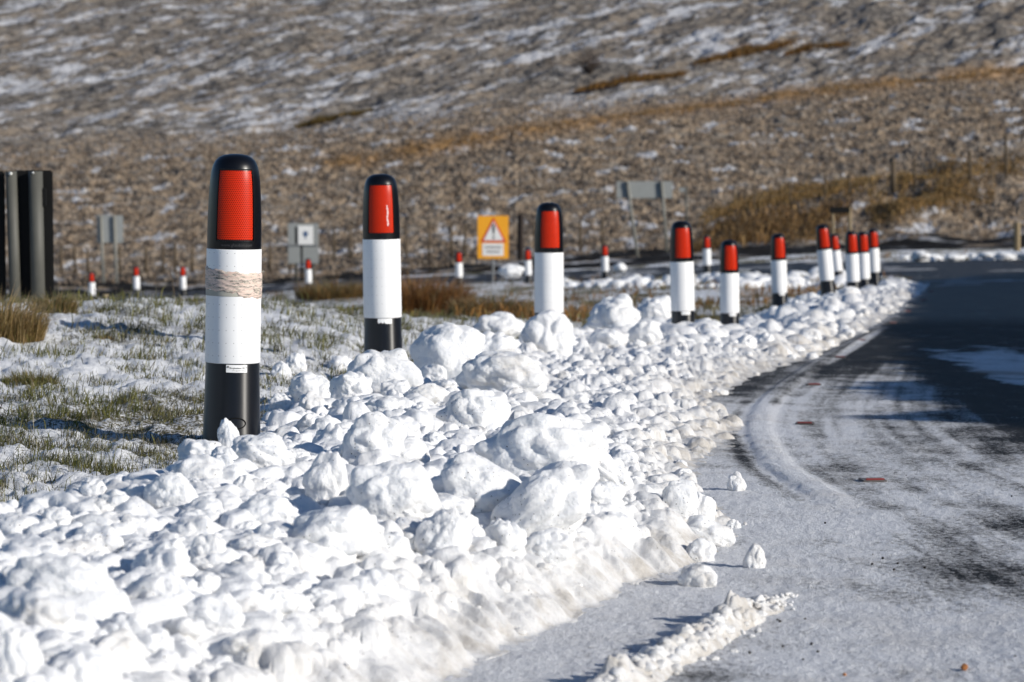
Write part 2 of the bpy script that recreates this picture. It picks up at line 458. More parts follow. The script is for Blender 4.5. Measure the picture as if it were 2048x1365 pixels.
# dark scraped patches seen on the carriageway
for (qx_, qy_, rx, ry, a) in [(1890, 1150, 170, 55, .52), (1530, 1290, 120, 30, .38), (1400, 1350, 150, 25, .5), (1700, 935, 60, 20, .2), (2010, 880, 90, 40, .4),
                              (2020, 1060, 120, 30, .2), (1660, 880, 40, 40, -.2), (1900, 1000, 90, 22, -.25), (1950, 1270, 120, 40, -.2),
                              (1800, 880, 200, 60, .08), (1480, 905, 90, 30, .15)]:
    e = np.exp(-(((PX-qx_)/rx)**2+((PY-qy_)/ry)**2)); near_f = near_f-a*e; on_f = on_f-a*e
frost = np.where(onroad, on_f, near_f)
frost = frost+.5*np.exp(-(de/.06)**2)*sstep(8.3, 9.6, Y)*(Y < 14)-np.where(~onroad, .55*np.exp(-((de-.115)/.035)**2)*sstep(8.6, 9.8, Y), 0)
# the melt line: beyond it the carriageway is bare and wet
mel = 790-np.clip((PX-1560)*.22, 0, 45)+np.clip((PX-1800)*.62, 0, 230)+10*blot
frost = frost*sstep(-40, 30, PY-mel+14*streak)
frost = np.where((~onroad), frost*sstep(-12, 10, PY-798+5*blot)+.16*(PY < 800), frost)
frost = frost+np.where(road & (Y > 12), .42*np.exp(-(de/.11)**2)*(.75+.5*streak), 0)
frost = np.where(Y > 45, -.35+.9*sstep(.25, .6, fbm2(X*.4, Y*.8, 3, 41)), frost)
wetP = (np.maximum(0, 2020-PX)/150)**2+((PY-712-(PX-1900)*.17)/(14+22*sstep(1880, 2040, PX)))**2
icy = np.clip(1.5-wetP+.9*blot2+.4*n2(X*3, Y*1.2, 44), 0, 1)
icy = np.maximum(icy, np.clip(1.3-((PX-1712)/62)**2-((PY-692+(PX-1712)*.62)/9)**2, 0, 1)*.8)
frost = np.maximum(frost, icy*.85); wet = .35*sstep(35, 10, PY-560-60)*(Y > 12)
edge_line = .8*np.exp(-(((PY-744-(PX-1960)*.05)/4.5)**2))*sstep(1930, 1965, PX)*(PX < 2500)
fl = grid_faces(nr, nc)
Zr = ZG+berm+np.where(road & (Y < 16), (.004*n2(X*9, Y*6, 50)+.0022*n2(X*26, Y*16, 51)+.0022*n2(X*55, Y*60, 52))*(.35+.65*frost.clip(0, 1)), 0)
tuss = .035*fbm2(X*1.6, Y*1.1, 3, 60)+.034*np.abs(n2(X*5, Y*4, 62))+.018*n2(X*14, Y*11, 63)+.007*n2(X*40, Y*32, 64)
vmask = ~road
Zv = np.where(vmask, ZG+tuss*sstep(0, .4, np.abs(ZG*0+1))*np.clip(1.2-Y/60, .3, 1)-.01, Zr)
V = np.stack([X, Y, Zv], -1).reshape(-1, 3)
rf, vf = pick(fl, road.ravel().astype(float))

def road_mat():
    m = M('frosted_asphalt')
    P = m.pos(); fr = m.attr('frost'); wt = m.attr('wet')
    mp = m.n('Mapping'); mp.inputs['Scale'].default_value = (1, .55, 1); m.l(P, mp.inputs[0])
    f1 = m.noise(60, 6, .72, mp.outputs[0]); f2 = m.noise(240, 3, .7, P); f3 = m.noise(5, 5, .6, mp.outputs[0])
    v = m.math('ADD', m.math('MULTIPLY', f1.outputs[0], .55), m.math('ADD', m.math('MULTIPLY', f2.outputs[0], .35), m.math('MULTIPLY', f3.outputs[0], .35)))
    k = m.math('SUBTRACT', m.math('ADD', fr, m.math('MULTIPLY', m.math('SUBTRACT', v, .62), 3.2)), .22)
    cover = m.ramp(k, [(0.0, (0, 0, 0)), (.55, (1, 1, 1))])
    asp = m.mix(m.ramp(f2.outputs[0], [(.3, (0, 0, 0)), (.7, (1, 1, 1))]), (.006, .006, .008), (.030, .029, .028))
    gritc = m.n('TexVoronoi', Scale=130.0); m.l(P, gritc.inputs['Vector'])
    asp = m.mix(m.math('MULTIPLY', m.math('LESS_THAN', gritc.outputs['Distance'], .22), .5), asp, (.10, .10, .10))
    f4 = m.noise(150, 4, .8, mp.outputs[0]); snow = m.mix(m.ramp(f4.outputs[0], [(.40, (0, 0, 0)), (.60, (1, 1, 1))]), (.68, .705, .76), (.94, .95, .97))
    brown = m.ramp(m.noise(2.2, 5, .65, P).outputs[0], [(.50, (0, 0, 0)), (.75, (1, 1, 1))])
    snow = m.mix(m.math('MULTIPLY', brown, .4), snow, (.50, .46, .41))
    c = m.mix(cover, asp, snow)
    c = m.mix(m.math('MULTIPLY', m.attr('line'), .8), c, (.30, .22, .17))
    m.l(c, m.b.inputs['Base Color'])
    rg = m.mix(wt, (.62,)*3, (.16,)*3)
    m.l(m.mix(cover, rg, (.65,)*3), m.b.inputs['Roughness'])
    m.b.inputs['Specular IOR Level'].default_value = .10
    h = m.math('ADD', m.math('MULTIPLY', m.math('ADD', f1.outputs[0], m.math('MULTIPLY', f2.outputs[0], .6)), m.math('SUBTRACT', 1.0, m.math('MULTIPLY', wt, .96))), m.math('MULTIPLY', cover, .3))
    m.l(m.bump(h, 1.0, .014), m.b.inputs['Normal'])
    return m.m
ext = {'frost': frost.ravel(), 'wet': np.where(road, wet, 0).ravel(), 'line': edge_line.ravel()*(road.ravel()), 'z': np.zeros(V.shape[0])}
vv, ff, ex = compact(V, rf, ext); ex.pop('z')
o = link('road', np_mesh('road', vv, ff, road_mat(), attrs=ex)); o['kind'] = 'structure'

def verge_mat():
    m = M('snowy_turf'); P = m.pos(); m.set(Roughness=.8); m.b.inputs['Specular IOR Level'].default_value = .15
    f1 = m.noise(9, 6, .7, P); f2 = m.noise(90, 5, .7, P)
    turf = m.mix(f2.outputs[0], (.035, .035, .012), (.17, .14, .06))
    snow = m.mix(f1.outputs[0], (.72, .74, .78), (.86, .87, .88))
    k = m.math('ADD', m.attr('snow'), m.math('ADD', m.math('MULTIPLY', m.math('SUBTRACT', f1.outputs[0], .5), .9), m.math('MULTIPLY', m.math('SUBTRACT', f2.outputs[0], .5), 1.3)))
    c = m.ramp(k, [(.32, (0, 0, 0)), (.52, (1, 1, 1))])
    m.l(m.mix(c, turf, snow), m.b.inputs['Base Color'])
    m.l(m.bump(m.math('ADD', f2.outputs[0], f1.outputs[0]), .8, .02), m.b.inputs['Normal'])
    return m.m
def cover_field(X, Y):
    """how much snow lies between the tufts"""
    return .60+.30*fbm2(X*1.1, Y*.45, 4, 70)-.10*sstep(14, 24, Y)+.30*n2(X*.9, Y*.22, 71)*sstep(14, 24, Y)-.05*sstep(30, 60, Y)
snow = cover_field(X, Y)
vv, ff, ex = compact(V, vf, {'snow': snow.ravel()})
o = link('ground', np_mesh('ground', vv, ff, verge_mat(), attrs=ex)); o['kind'] = 'structure'

# the ploughed snow bank
yl = [3.6]
while yl[-1] < 52: yl.append(yl[-1]+max(.005, yl[-1]**2*.00015))
YL = np.array(yl); U0, U1, NU = -.30, .185, 1400
Xb, Yb = fan(U0, U1, NU, YL)
hb, sdb, dfb = bank_h(Xb, Yb)
Zb = G(Xb, Yb)+hb
def fuse(n, ymin, ymax, rmin, rmax, power, seed):
    g = np.random.default_rng(seed); Yd = 1/g.uniform(1/ymax, 1/ymin, n); Xd = g.uniform(-.22, .17, n)*Yd
    h, sd, df = bank_h(Xd, Yd); rr = rmin+(rmax-rmin)*g.uniform(0, 1, n)**power*(1+.5*sstep(12, 25, Yd))*(1-.3*np.exp(-(df/.3)**2))
    k = (sd > rr*.9) & ((df > .16) | (Yd > 8.3)); Xd, Yd, rr, h = Xd[k], Yd[k], rr[k], h[k]; zc = G(Xd, Yd)+h
    ec = g.uniform(.7, 1.6, len(Xd)); an = g.uniform(0, math.pi, len(Xd)); up_ = g.uniform(.55, 1.0, len(Xd)); ph = g.uniform(0, 50, len(Xd))
    for i in range(len(Xd)):
        R_ = rr[i]*1.7; a0 = np.searchsorted(YL, Yd[i]-R_); a1 = np.searchsorted(YL, Yd[i]+R_)
        b0 = int(max(0, ((Xd[i]-R_)/Yd[i]-U0)/(U1-U0)*(NU-1)-1)); b1 = int(min(NU, ((Xd[i]+R_)/Yd[i]-U0)/(U1-U0)*(NU-1)+2))
        if a1-a0 < 1 or b1-b0 < 1: continue
        x = Xb[a0:a1, b0:b1]-Xd[i]; y = Yb[a0:a1, b0:b1]-Yd[i]; c_, s_ = math.cos(an[i]), math.sin(an[i])
        p = (x*c_+y*s_)/(rr[i]*ec[i]); q = (-x*s_+y*c_)/rr[i]
        w = 1+.22*np.sin(np.arctan2(q, p)*3+ph[i])*.5
        hgt = rr[i]*up_[i]*np.sqrt(np.clip(1-(p*p+q*q)/w, 0, 1))+.10*rr[i]*np.sin(p*4+ph[i])*np.cos(q*5+ph[i])
        tgt = np.where((p*p+q*q) < w, zc[i]+hgt-.12*rr[i], -99); z = Zb[a0:a1, b0:b1]; kk = .30*rr[i]
        d_ = np.maximum(kk-np.abs(z-tgt), 0)/kk; Zb[a0:a1, b0:b1] = np.maximum(z, tgt)+d_*d_*kk*.25
fuse(5000, 4.4, 20, .018, .060, 1.9, 41); fuse(7500, 4.4, 26, .010, .036, 1.5, 42); fuse(2500, 20, 50, .04, .12, 1.5, 43); fuse(1500, 9.5, 20, .030, .060, 1.2, 44)
keep = sdb > -.12
V = np.stack([Xb, Yb, Zb], -1).reshape(-1, 3); fb = grid_faces(*Xb.shape)
fb = fb[keep.ravel()[fb].any(1)]
dirt = (np.exp(-(np.maximum(dfb, 0)/.20)**2)*1.1+.5*np.exp(-(np.maximum(dfb, 0)/.5)**2)*sstep(8, 11, Yb)+.12*sstep(9, 14, Yb)+.35*sstep(.1, .6, n2(Xb*2.2, Yb*1.4, 77)))
vv, ff, ex = compact(V, fb, {'dirt': dirt.ravel()})
o = link('snow_bank', np_mesh('snow_bank', vv, ff, MAT['snow_bank'], attrs=ex))
set_props(o, 'ploughed bank of packed snow heaped along the road edge under the bollards', 'snow bank', kind='stuff')

# ---------------------------------------------------------------- hillside
FOOT = 95.0
def Hl(X, Y):
    u = X/np.maximum(Y, 1)
    zf = np.interp(np.clip(u, -.35, .35), [-.35, -.18, -.07, .05, .12, .18, .35], [-5.0, -4.85, -4.55, -3.6, -3.3, -3.05, -2.5])
    t = Y-FOOT-0*X
    prof = np.where(t < 0, t*.05, np.where(t < 16, .27*t, .27*16+.125*(t-16)))
    prof = np.where(t > 112, .27*16+.125*96-.01*(t-112), prof)
    tilt = X*.045*sstep(0, 40, t)+.9*sstep(.05, .2, -u)*sstep(60, 112, t)*1.6
    return zf+prof+.5*n2(X*.45, Y*.5, 85)*sstep(.10, .14, u)*sstep(-4, 0, t)*(1-sstep(7, 12, t))+tilt+.35*n2(X*.09, Y*.06, 80)*sstep(0, 15, t)+.9*n2(X*.03, Y*.02, 81)*sstep(10, 60, t)
yh = [89.0]
while yh[-1] < 330: yh.append(yh[-1]+max(.045, (.024*(yh[-1]/95)**1.6 if yh[-1] < 112 else .075*(yh[-1]/112)**2.2)))
YH = np.array(yh)
print('hill rows', len(YH))
X, Y = fan(-.36, .36, 1700, YH)
Z0 = Hl(X, Y)
t = Y-FOOT
PXh, PYh = proj(X, Y, Z0)
low = sstep(-1, 3, t)*(1-sstep(14, 30, t))
up = sstep(14, 30, t)
# shear coordinates so that the drifts run uphill to the right
a = fbm2(X*.8, Y*.8, 3, 90)
tu = np.abs(n2(X*1.6+.3*a, Y*1.8, 91)); tu2 = np.abs(n2(X*4.0, Y*4.2, 92)); tu3 = n2(X*9, Y*8.5, 93)
disp = (.10*n2(X*1.5, Y*1.8, 191)+.07*n2(X*3.6, Y*4.0, 192)+.05*tu2+.06*tu3)*(.6+.4*low)*sstep(-7, 0, t)
dr = fbm2(X*.14, (Y-X*1.2)*.16, 3, 95)
disp = disp+up*(.24*fbm2(X*.45, (Y-X*1.2)*.35, 4, 96))
Z = Z0+disp
tone = fbm2(X*.25, Y*.16, 4, 97); fine = n2(X*7, Y*5, 98); mott = fbm2(X*1.1, Y*1.3, 4, 99, .65)
c_tan = np.array([.33, .255, .18]); c_dark = np.array([.070, .062, .058]); c_snow = np.array([.55, .56, .59]); c_rust = np.array([.34, .20, .085]); c_grey = np.array([.185, .168, .148])
def lerp(a, b, t): return a*(1-t[..., None])+b*t[..., None]
base = lerp(np.broadcast_to(c_tan, X.shape+(3,)), c_grey, np.clip(up*.75+.4*tone, 0, 1))
base = lerp(base, c_grey*1.3, sstep(-.1, .5, fbm2(X*1.2, Y*1.6, 4, 111))*.75)
base = lerp(base, c_dark, sstep(.10, .55, -mott+.25*fine+.10*tone)*.85)
sn_low = sstep(.36, .80, fbm2(X*.8, Y*.9, 5, 101, .6)+.18*fine+.22*np.exp(-((t-1.5)/3)**2)-.05)
st_ = fbm2(X*.55, (Y-X*1.1)*.62, 5, 112, .65)
sn_up = .92*sstep(.0, .52, dr*.65+.62*st_+.30*fine-.04)
sn = sn_low*(1-up)+sn_up*up
sn = sn*sstep(-6, 0, t)
base = lerp(base, c_snow, np.clip(sn, 0, 1)*.92)
# rust coloured rush lines running across the slope
LINES = [[(530, 352), (640, 330), (760, 316), (900, 288), (1050, 262), (1180, 245), (1300, 228), (1430, 214), (1600, 190), (1760, 172), (1900, 160), (2048, 140), (2250, 120)]]
LW = smooth_line(poly_world(LINES[0], Hl) if False else np.array([hit(x, y, Hl, 93, 300) for x, y in LINES[0]]), 4)
dl, al, _ = seg_dist(X, Y, LW)
rl = np.exp(-(dl/np.interp(al, [0, 10, 30], [1.1, 1.3, 2.0]))**2)*sstep(-.45, .15, n2(al*.5, al*0, 105)+.25+.3*mott)
base = lerp(base, c_rust, np.clip(rl*.9, 0, 1))
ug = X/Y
foot_shade = sstep(-6.6, -5.6, t)*(1-sstep(-.9, .6, t+1.3*n2(X*.22, Y*0, 106)+1.2*sstep(.02, .09, ug)))  # near-black band along the slope foot: terrain shadow put into the tint
foot_shade = foot_shade*(1-.8*sstep(.1, .4, n2(X*.6, Y*.8, 107)))
base = np.where((t < -.5)[..., None], lerp(base, c_snow*.8, sstep(-.1, .3, n2(X*.7, Y*1.1, 108)+.3*fine)), base)
base = lerp(base, np.array([.012, .012, .013]), np.clip(foot_shade, 0, 1)*.97)
# foot of the slope on the right: snow-filled hollow
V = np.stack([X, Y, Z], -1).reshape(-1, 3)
def hill_mat():
    m = M('moorland_turf'); m.set(Roughness=.9); m.b.inputs['Specular IOR Level'].default_value = .08
    c = m.attr('tint', True); nz = m.noise(4.5, 6, .8, m.pos())
    k = m.ramp(nz.outputs[0], [(.3, (.7,)*3), (.7, (1.2,)*3)])
    mm = m.n('Mix', _data_type='RGBA', _blend_type='MULTIPLY'); mm.inputs[0].default_value = 1
    m.l(c, mm.inputs[6]); m.l(k, mm.inputs[7]); m.l(mm.outputs[2], m.b.inputs['Base Color'])
    m.l(m.bump(nz.outputs[0], .9, .10), m.b.inputs['Normal'])
    return m.m
MAT['hill'] = hill_mat()
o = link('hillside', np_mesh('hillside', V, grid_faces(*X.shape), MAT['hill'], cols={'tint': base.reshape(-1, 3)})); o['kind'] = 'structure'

# wide coarse moorland around everything, under the detailed sheets
gx = np.sinh(np.linspace(-5, 5, 160))*12; gy = np.sinh(np.linspace(-4.2, 5, 160))*12
gy, gx = np.meshgrid(gy, gx, indexing='ij')
gz = np.where(gy < 92, G(gx, np.maximum(gy, 3.5)), Hl(gx, gy))
gz = gz-.22-.8*sstep(20, 80, np.abs(gy-40)*0+gy)*sstep(0, 1, 1-np.abs(gy-88)/30)
mc = lerp(np.broadcast_to(c_tan*.7, gx.shape+(3,)), c_snow, sstep(0, .5, fbm2(gx*.15, gy*.15, 4, 110)))
o = link('moorland', np_mesh('moorland', np.stack([gx, gy, gz], -1).reshape(-1, 3), grid_faces(*gx.shape), MAT['hill'], cols={'tint': mc.reshape(-1, 3)})); o['kind'] = 'structure'

# unseen grassy bank right of the frame, added to cast shade on the road
n1, n2_ = 420, 150
yy = np.linspace(4, 68, n1); w = np.linspace(0, 1, n2_); yy, w = np.meshgrid(yy, w, indexing='ij')
xx = 6.6+(yy-6)*.139+w*14; prof = 4.5*np.sin(np.clip(w*2.6, 0, 1)*math.pi/2)*sstep(5.0, 8.0, yy)*(1-sstep(46, 66, yy))*(1-sstep(.72, 1, w))
zz = G(.2*yy, yy)-.25+prof+(.14*fbm2(xx*.7, yy*.7, 3, 120)+.16*np.abs(n2(xx*2.2, yy*2.2, 122))+.06*n2(xx*6, yy*6, 123))*sstep(0, .8, prof)-.25*(1-sstep(0, .05, w))
o = link('shade_bank', np_mesh('shade_bank', np.stack([xx, yy, zz], -1).reshape(-1, 3), grid_faces(n1, n2_), MAT['hill'],
     cols={'tint': lerp(lerp(np.broadcast_to(c_tan*.7, xx.shape+(3,)), c_dark*1.2, sstep(-.1, .4, fbm2(xx*1.7, yy*1.7, 4, 124))), c_snow*1.2, sstep(.05, .35, fbm2(xx*1.1, yy*1.1, 4, 121))).reshape(-1, 3)})); o['kind'] = 'structure'

# ---------------------------------------------------------------- grass blades
def blade_mat(name, rough=.7):
    m = M(name); m.set(Roughness=rough); m.b.inputs['Specular IOR Level'].default_value = .25
    m.l(m.attr('tint', True), m.b.inputs['Base Color'])
    tr = m.n('BsdfTranslucent'); m.l(m.attr('tint', True), tr.inputs[0])
    mx = m.n('MixShader'); mx.inputs[0].default_value = .3
    m.l(m.b.outputs[0], mx.inputs[1]); m.l(tr.outputs[0], mx.inputs[2]); m.l(mx.outputs[0], m.out.inputs[0])
    return m.m
MAT['blade'] = blade_mat('grass_blade')
def blades(name, base, length, width, lean, col, spread_dir=None, parent=None, wind=(.25, .1)):
    """base (N,3); length,width,lean (N,), col (N,3): thin curved blades merged in one mesh"""
    n = len(base); az = RNG.uniform(0, 2*math.pi, n) if spread_dir is None else spread_dir
    d = np.stack([np.cos(az), np.sin(az), np.zeros(n)], 1); fa = RNG.uniform(0, math.pi, n)
    sd = np.stack([np.cos(fa), np.sin(fa), np.zeros(n)], 1)*(width/2)[:, None]
    L = length[:, None]; le = lean[:, None]; wv = np.array([wind[0], wind[1], 0])*le
    mid = base+np.array([0, 0, 1])*L*.55+(d+wv)*L*le*.25
    tip = base+np.array([0, 0, 1])*L*(1-.45*le)+(d+wv)*L*le*.95
    v = np.stack([base-sd, base+sd, mid-sd*.7, mid+sd*.7, tip], 1).reshape(-1, 3)
    k = np.arange(n)*5
    q = np.stack([k, k+1, k+3, k+2], 1); t_ = np.stack([k+2, k+3, k+4], 1)
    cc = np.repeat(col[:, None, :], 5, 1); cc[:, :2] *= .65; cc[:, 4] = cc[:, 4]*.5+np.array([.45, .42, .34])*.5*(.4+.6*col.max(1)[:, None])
    return link(name, np_mesh(name, v, [q, t_], MAT['blade'], cols={'tint': cc.reshape(-1, 3)}), parent)

def rand_field(n, ymin, ymax, umin, umax, fn):
    """random points, even over the picture, thinned by fn(X,Y) in 0..1"""
    inv = RNG.uniform(1/ymax, 1/ymin, n); Y = 1/inv; X = RNG.uniform(umin, umax, n)*Y
    p = fn(X, Y); k = RNG.uniform(0, 1, n) < p
    return X[k], Y[k]
def on_verge(X, Y):
    px, py = proj(X, Y, G(X, Y)); r = inside(px, py, ROADP) & ~((px < 1250) & (Y > 14))
    h, sd, _ = bank_h(X, Y)
    return (~r) & (sd < .02)
def dens(X, Y):
    c = cover_field(X, Y); k = np.clip(1.0-c*1.1, 0, 1)**1.3
    cl = sstep(-.05, .45, n2(X*4.5, Y*3.5, 130)+.4*n2(X*11, Y*9, 131))
    return np.clip((np.minimum(k, .55)*.9+.36)*(.08+cl), 0, 1)*on_verge(X, Y)
pal = np.array([[.11, .12, .03], [.20, .19, .05], [.19, .17, .07], [.24, .21, .13], [.06, .06, .035], [.30, .27, .19], [.045, .045, .03]])
gx_, gy_ = rand_field(560000, 5.5, 26, -.27, .14, dens)
n = len(gx_); print('blades', n)
gz_ = G(gx_, gy_)+.0
greenish = sstep(-.2, .4, n2(gx_*1.3, gy_*.9, 132))
ci = np.where(RNG.uniform(0, 1, n) < .35+.4*greenish, RNG.integers(0, 2, n), RNG.integers(2, 7, n))
col = pal[ci]*RNG.uniform(.7, 1.3, (n, 1))
ln = RNG.gamma(3, .0095, n)+.014; ln *= np.where(gy_ > 14, 1.3, 1)
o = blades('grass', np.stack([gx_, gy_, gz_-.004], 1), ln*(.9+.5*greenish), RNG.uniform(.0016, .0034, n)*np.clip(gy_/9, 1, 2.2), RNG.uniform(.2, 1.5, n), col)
set_props(o, 'sparse green and straw grass poking through thin snow on the verge', 'grass', kind='stuff')
# far rough grass of the field behind the bollards
def dens2(X, Y):
    return np.clip(.48+.9*fbm2(X*.55, Y*.28, 3, 140), 0, 1)*on_verge(X, Y)*sstep(22, 30, Y)*np.where((X/Y < -.06) & (Y < 36), .25, 1)*np.where(Y > 60, 1.6, 1)
gx_, gy_ = rand_field(70000, 20, 82, -.24, .16, dens2); n = len(gx_); gz_ = G(gx_, gy_)
rust = sstep(-.05, .35, n2(gx_*.5, gy_*.25, 141))[:, None]
col = (np.array([.17, .145, .06])*(1-rust)+np.array([.25, .125, .035])*rust)*RNG.uniform(.55, 1.3, (n, 1))
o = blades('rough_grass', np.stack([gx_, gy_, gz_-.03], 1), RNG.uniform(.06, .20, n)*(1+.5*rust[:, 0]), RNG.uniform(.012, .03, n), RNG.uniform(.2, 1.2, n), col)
set_props(o, 'rough brown and olive grass between the near bollards and the far road', 'grass', kind='stuff')

def clump(name, label, px, py, s, wid, hei, cols, n=500, group=None, surf=None, cat='grass tussock', thick=.003, lean=1.0):
    """one grass tussock rooted at its own spot"""
    p = at_s(px, py, s)
    if surf is not None:
        x_, y_ = hit(px, py+8, surf, 3.5, 84); p = Vector((x_, y_, float(surf(np.array([x_]), np.array([y_]))[0])))
        k_ = (y_/FPX)/((D1/s)/FPX); wid *= k_; hei *= k_; thick *= max(1, k_)
    n_ = n; r = np.sqrt(RNG.uniform(0, 1, n_))*wid/2; a = RNG.uniform(0, 6.283, n_)
    b = np.stack([r*np.cos(a), r*np.sin(a)*.8, np.full(n_, -.02)], 1)
    c = np.array(cols)[RNG.integers(0, len(cols), n_)]*RNG.uniform(.6, 1.3, (n_, 1))
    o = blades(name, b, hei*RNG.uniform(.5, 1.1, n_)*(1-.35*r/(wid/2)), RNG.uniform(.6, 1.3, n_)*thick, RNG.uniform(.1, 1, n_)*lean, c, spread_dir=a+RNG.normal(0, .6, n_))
    o.location = p; set_props(o, label, cat, group); return o
STRAW = [(.40, .27, .11), (.30, .19, .08), (.22, .17, .05), (.5, .36, .17)]
GREEN = [(.13, .13, .03), (.20, .17, .05), (.28, .20, .08), (.07, .08, .02)]
clump('grass_tussock', 'large straw-coloured grass tussock at the left edge below the black board', 2, 674, .62, .46, .40, STRAW, 2200, 'tussocks on the snowy verge', G, thick=.004)
clump('grass_tussock', 'olive and straw tussock at the foot of the black board', 108, 618, .52, .30, .24, GREEN+STRAW[:2], 1100, 'tussocks on the snowy verge', G, thick=.004)
clump('grass_tussock', 'low green tussock with long blades at the left edge of the verge', 58, 762, .80, .24, .13, GREEN, 900, 'tussocks on the snowy verge', G)
clump('grass_tussock', 'small rusty tussock in thin snow left of the nearest bollard', 205, 665, .62, .13, .05, STRAW, 260, 'tussocks on the snowy verge', G)
clump('grass_tussock', 'green grass patch just right of the nearest bollard', 655, 690, .66, .22, .06, GREEN, 420, 'tussocks on the snowy verge', G)
clump('grass_tussock', 'dark wiry tuft beside the shadow of the nearest bollard', 290, 875, .98, .24, .06, [(.08, .08, .03), (.16, .13, .06), (.04, .04, .02)], 520, 'tussocks on the snowy verge', G, thick=.0022)
clump('grass_tussock', 'sparse dark tuft sticking out of snow at lower left', 88, 1010, 1.22, .12, .06, [(.10, .07, .03), (.05, .04, .02)], 90, 'tussocks on the snowy verge', G, thick=.0022)
clump('grass_tussock', 'grassy green tuft on the verge half way to the left board', 262, 800, .85, .18, .06, GREEN, 360, 'tussocks on the snowy verge', G)
clump('grass_tussock', 'thick patch of frosted grass left of the second bollard', 585, 640, .55, .30, .07, GREEN, 500, 'tussocks on the snowy verge', G)
clump('rush_clump', 'big orange-brown rush clump right of the second bollard', 838, 622, .34, 1.0, .62, [(.34, .15, .04), (.26, .11, .03), (.2, .13, .05)], 2600, 'rush clumps in the field', G, 'rushes', .010)
clump('rush_clump', 'brown rush clump left of the third bollard', 985, 628, .32, .9, .42, [(.24, .13, .04), (.19, .15, .06)], 1500, 'rush clumps in the field', G, 'rushes', .010)
clump('rush_clump', 'low brown rush clump between the first and second bollards', 670, 590, .34, .8, .30, [(.24, .13, .04), (.19, .15, .06)], 1100, 'rush clumps in the field', G, 'rushes', .010)

# dead sprig and stalk
def stalk(name, label, pts, r, mat, cat):
    bm = bmesh.new()
    for (a, b) in zip(pts[:-1], pts[1:]): add_cyl(bm, a, b, r, r*.7, 6)
    o = bm_obj(name, bm, mat); set_props(o, label, cat); return o
stalk('dead_stalk', 'thin brown stalk leaning in the field between nearest bollard and far bollards', [at_s(349, 592, .5), at_s(344, 560, .5), at_s(338, 540, .5)], .004, MAT['wood'], 'stalk')

# ---------------------------------------------------------------- hillside rushes and shrubs
def hill_patch(name, label, pts, widY, hei, cols, n, surf, y0, y1, cat='rushes', kind=None, thick=.03, group=None):
    """a strip of rushes along a line of the slope"""
    P = smooth_line(np.array([hit(x, y, surf, y0, y1) for x, y in pts]), 4)
    seg = np.linalg.norm(np.diff(P, axis=0), axis=1); cum = np.concatenate([[0], np.cumsum(seg)])
    a = RNG.uniform(0, cum[-1], n); xx = np.interp(a, cum, P[:, 0]); yy = np.interp(a, cum, P[:, 1])
    off = RNG.normal(0, 1, n)*widY*.5; xx = xx+off*.2; yy = yy+off
    den = sstep(-.5, .3, n2(a*.9, off*.4, 150)+.3); k = RNG.uniform(0, 1, n) < den; xx, yy, a, off = xx[k], yy[k], a[k], off[k]; n_ = len(xx)
    zz = surf(xx, yy); org = np.array([P[:, 0].mean(), P[:, 1].mean(), float(zz.mean())])
    tap = 1-.6*np.abs(a/cum[-1]-.5)*2
    c = np.array(cols)[RNG.integers(0, len(cols), n_)]*RNG.uniform(.5, 1.3, (n_, 1))
    o = blades(name, np.stack([xx, yy, zz+.05], 1)-org, hei*RNG.uniform(.5, 1.15, n_)*tap*(.75+.5*n2(a*1.2, a*0, 151)), RNG.uniform(.6, 1.4, n_)*thick, RNG.uniform(.2, 1, n_), c)
    o.location = org; set_props(o, label, cat, group, kind); return o
RU = [(.34, .17, .04), (.27, .13, .035), (.22, .14, .05), (.15, .08, .03)]
OL = [(.20, .13, .04), (.14, .10, .03), (.27, .16, .05), (.08, .07, .03)]
hill_patch('rush_strip', 'long curved strip of orange rushes high on the slope above the yellow sign', [(1150, 186), (1230, 172), (1310, 160), (1378, 150)], .5, .55, RU, 2600, Hl, 93, 300, group='rush strips on the hillside')
hill_patch('rush_strip', 'orange rush strip highest on the slope towards the right', [(1385, 132), (1440, 122), (1500, 108), (1560, 96), (1600, 88)], .7, .7, RU, 2600, Hl, 93, 300, group='rush strips on the hillside')
hill_patch('rush_strip', 'short thin rush strip right of the highest strip', [(1570, 112), (1630, 100), (1700, 92)], .4, .5, RU, 1300, Hl, 93, 300, group='rush strips on the hillside')
hill_patch('rush_strip', 'small olive-brown rush patch on the slope above the second bollard', [(590, 258), (640, 248), (700, 236), (742, 226)], .5, .5, OL, 1900, Hl, 93, 300, group='rush strips on the hillside')
hill_patch('rush_line', 'faint rust-coloured line of rushes crossing the whole slope', LINES[0][1:], .9, .16, [(.42, .24, .08), (.34, .19, .06), (.30, .2, .09)], 6500, Hl, 93, 300, group='rush strips on the hillside', kind='stuff')
hill_patch('brown_scrub', 'dark rusty scrub on the bank behind the sixth and seventh bollards', [(1380, 500), (1450, 478), (1530, 462), (1620, 450), (1700, 442)], 2.2, .60, [(.34, .19, .07), (.20, .11, .04), (.42, .26, .10), (.06, .045, .03)], 8500, Hl, 89, 130, cat='scrub', kind='stuff', thick=.035)
hill_patch('brown_grass', 'rusty grass band along the top of the bank by the fence posts', [(1400, 440), (1500, 412), (1600, 390), (1700, 375), (1800, 362), (1900, 350), (2048, 345)], 1.1, .42, [(.50, .31, .12), (.38, .23, .08), (.28, .2, .08)], 9000, Hl, 89, 130, cat='grass', kind='stuff', thick=.03)
hill_patch('orange_grass', 'tawny grass patches on the lower bank right of the black frame sign', [(1730, 420), (1800, 410), (1880, 398), (1990, 385)], 1.5, .38, [(.48, .29, .11), (.34, .21, .08), (.24, .17, .07)], 5500, Hl, 89, 130, cat='grass', kind='stuff', thick=.03)
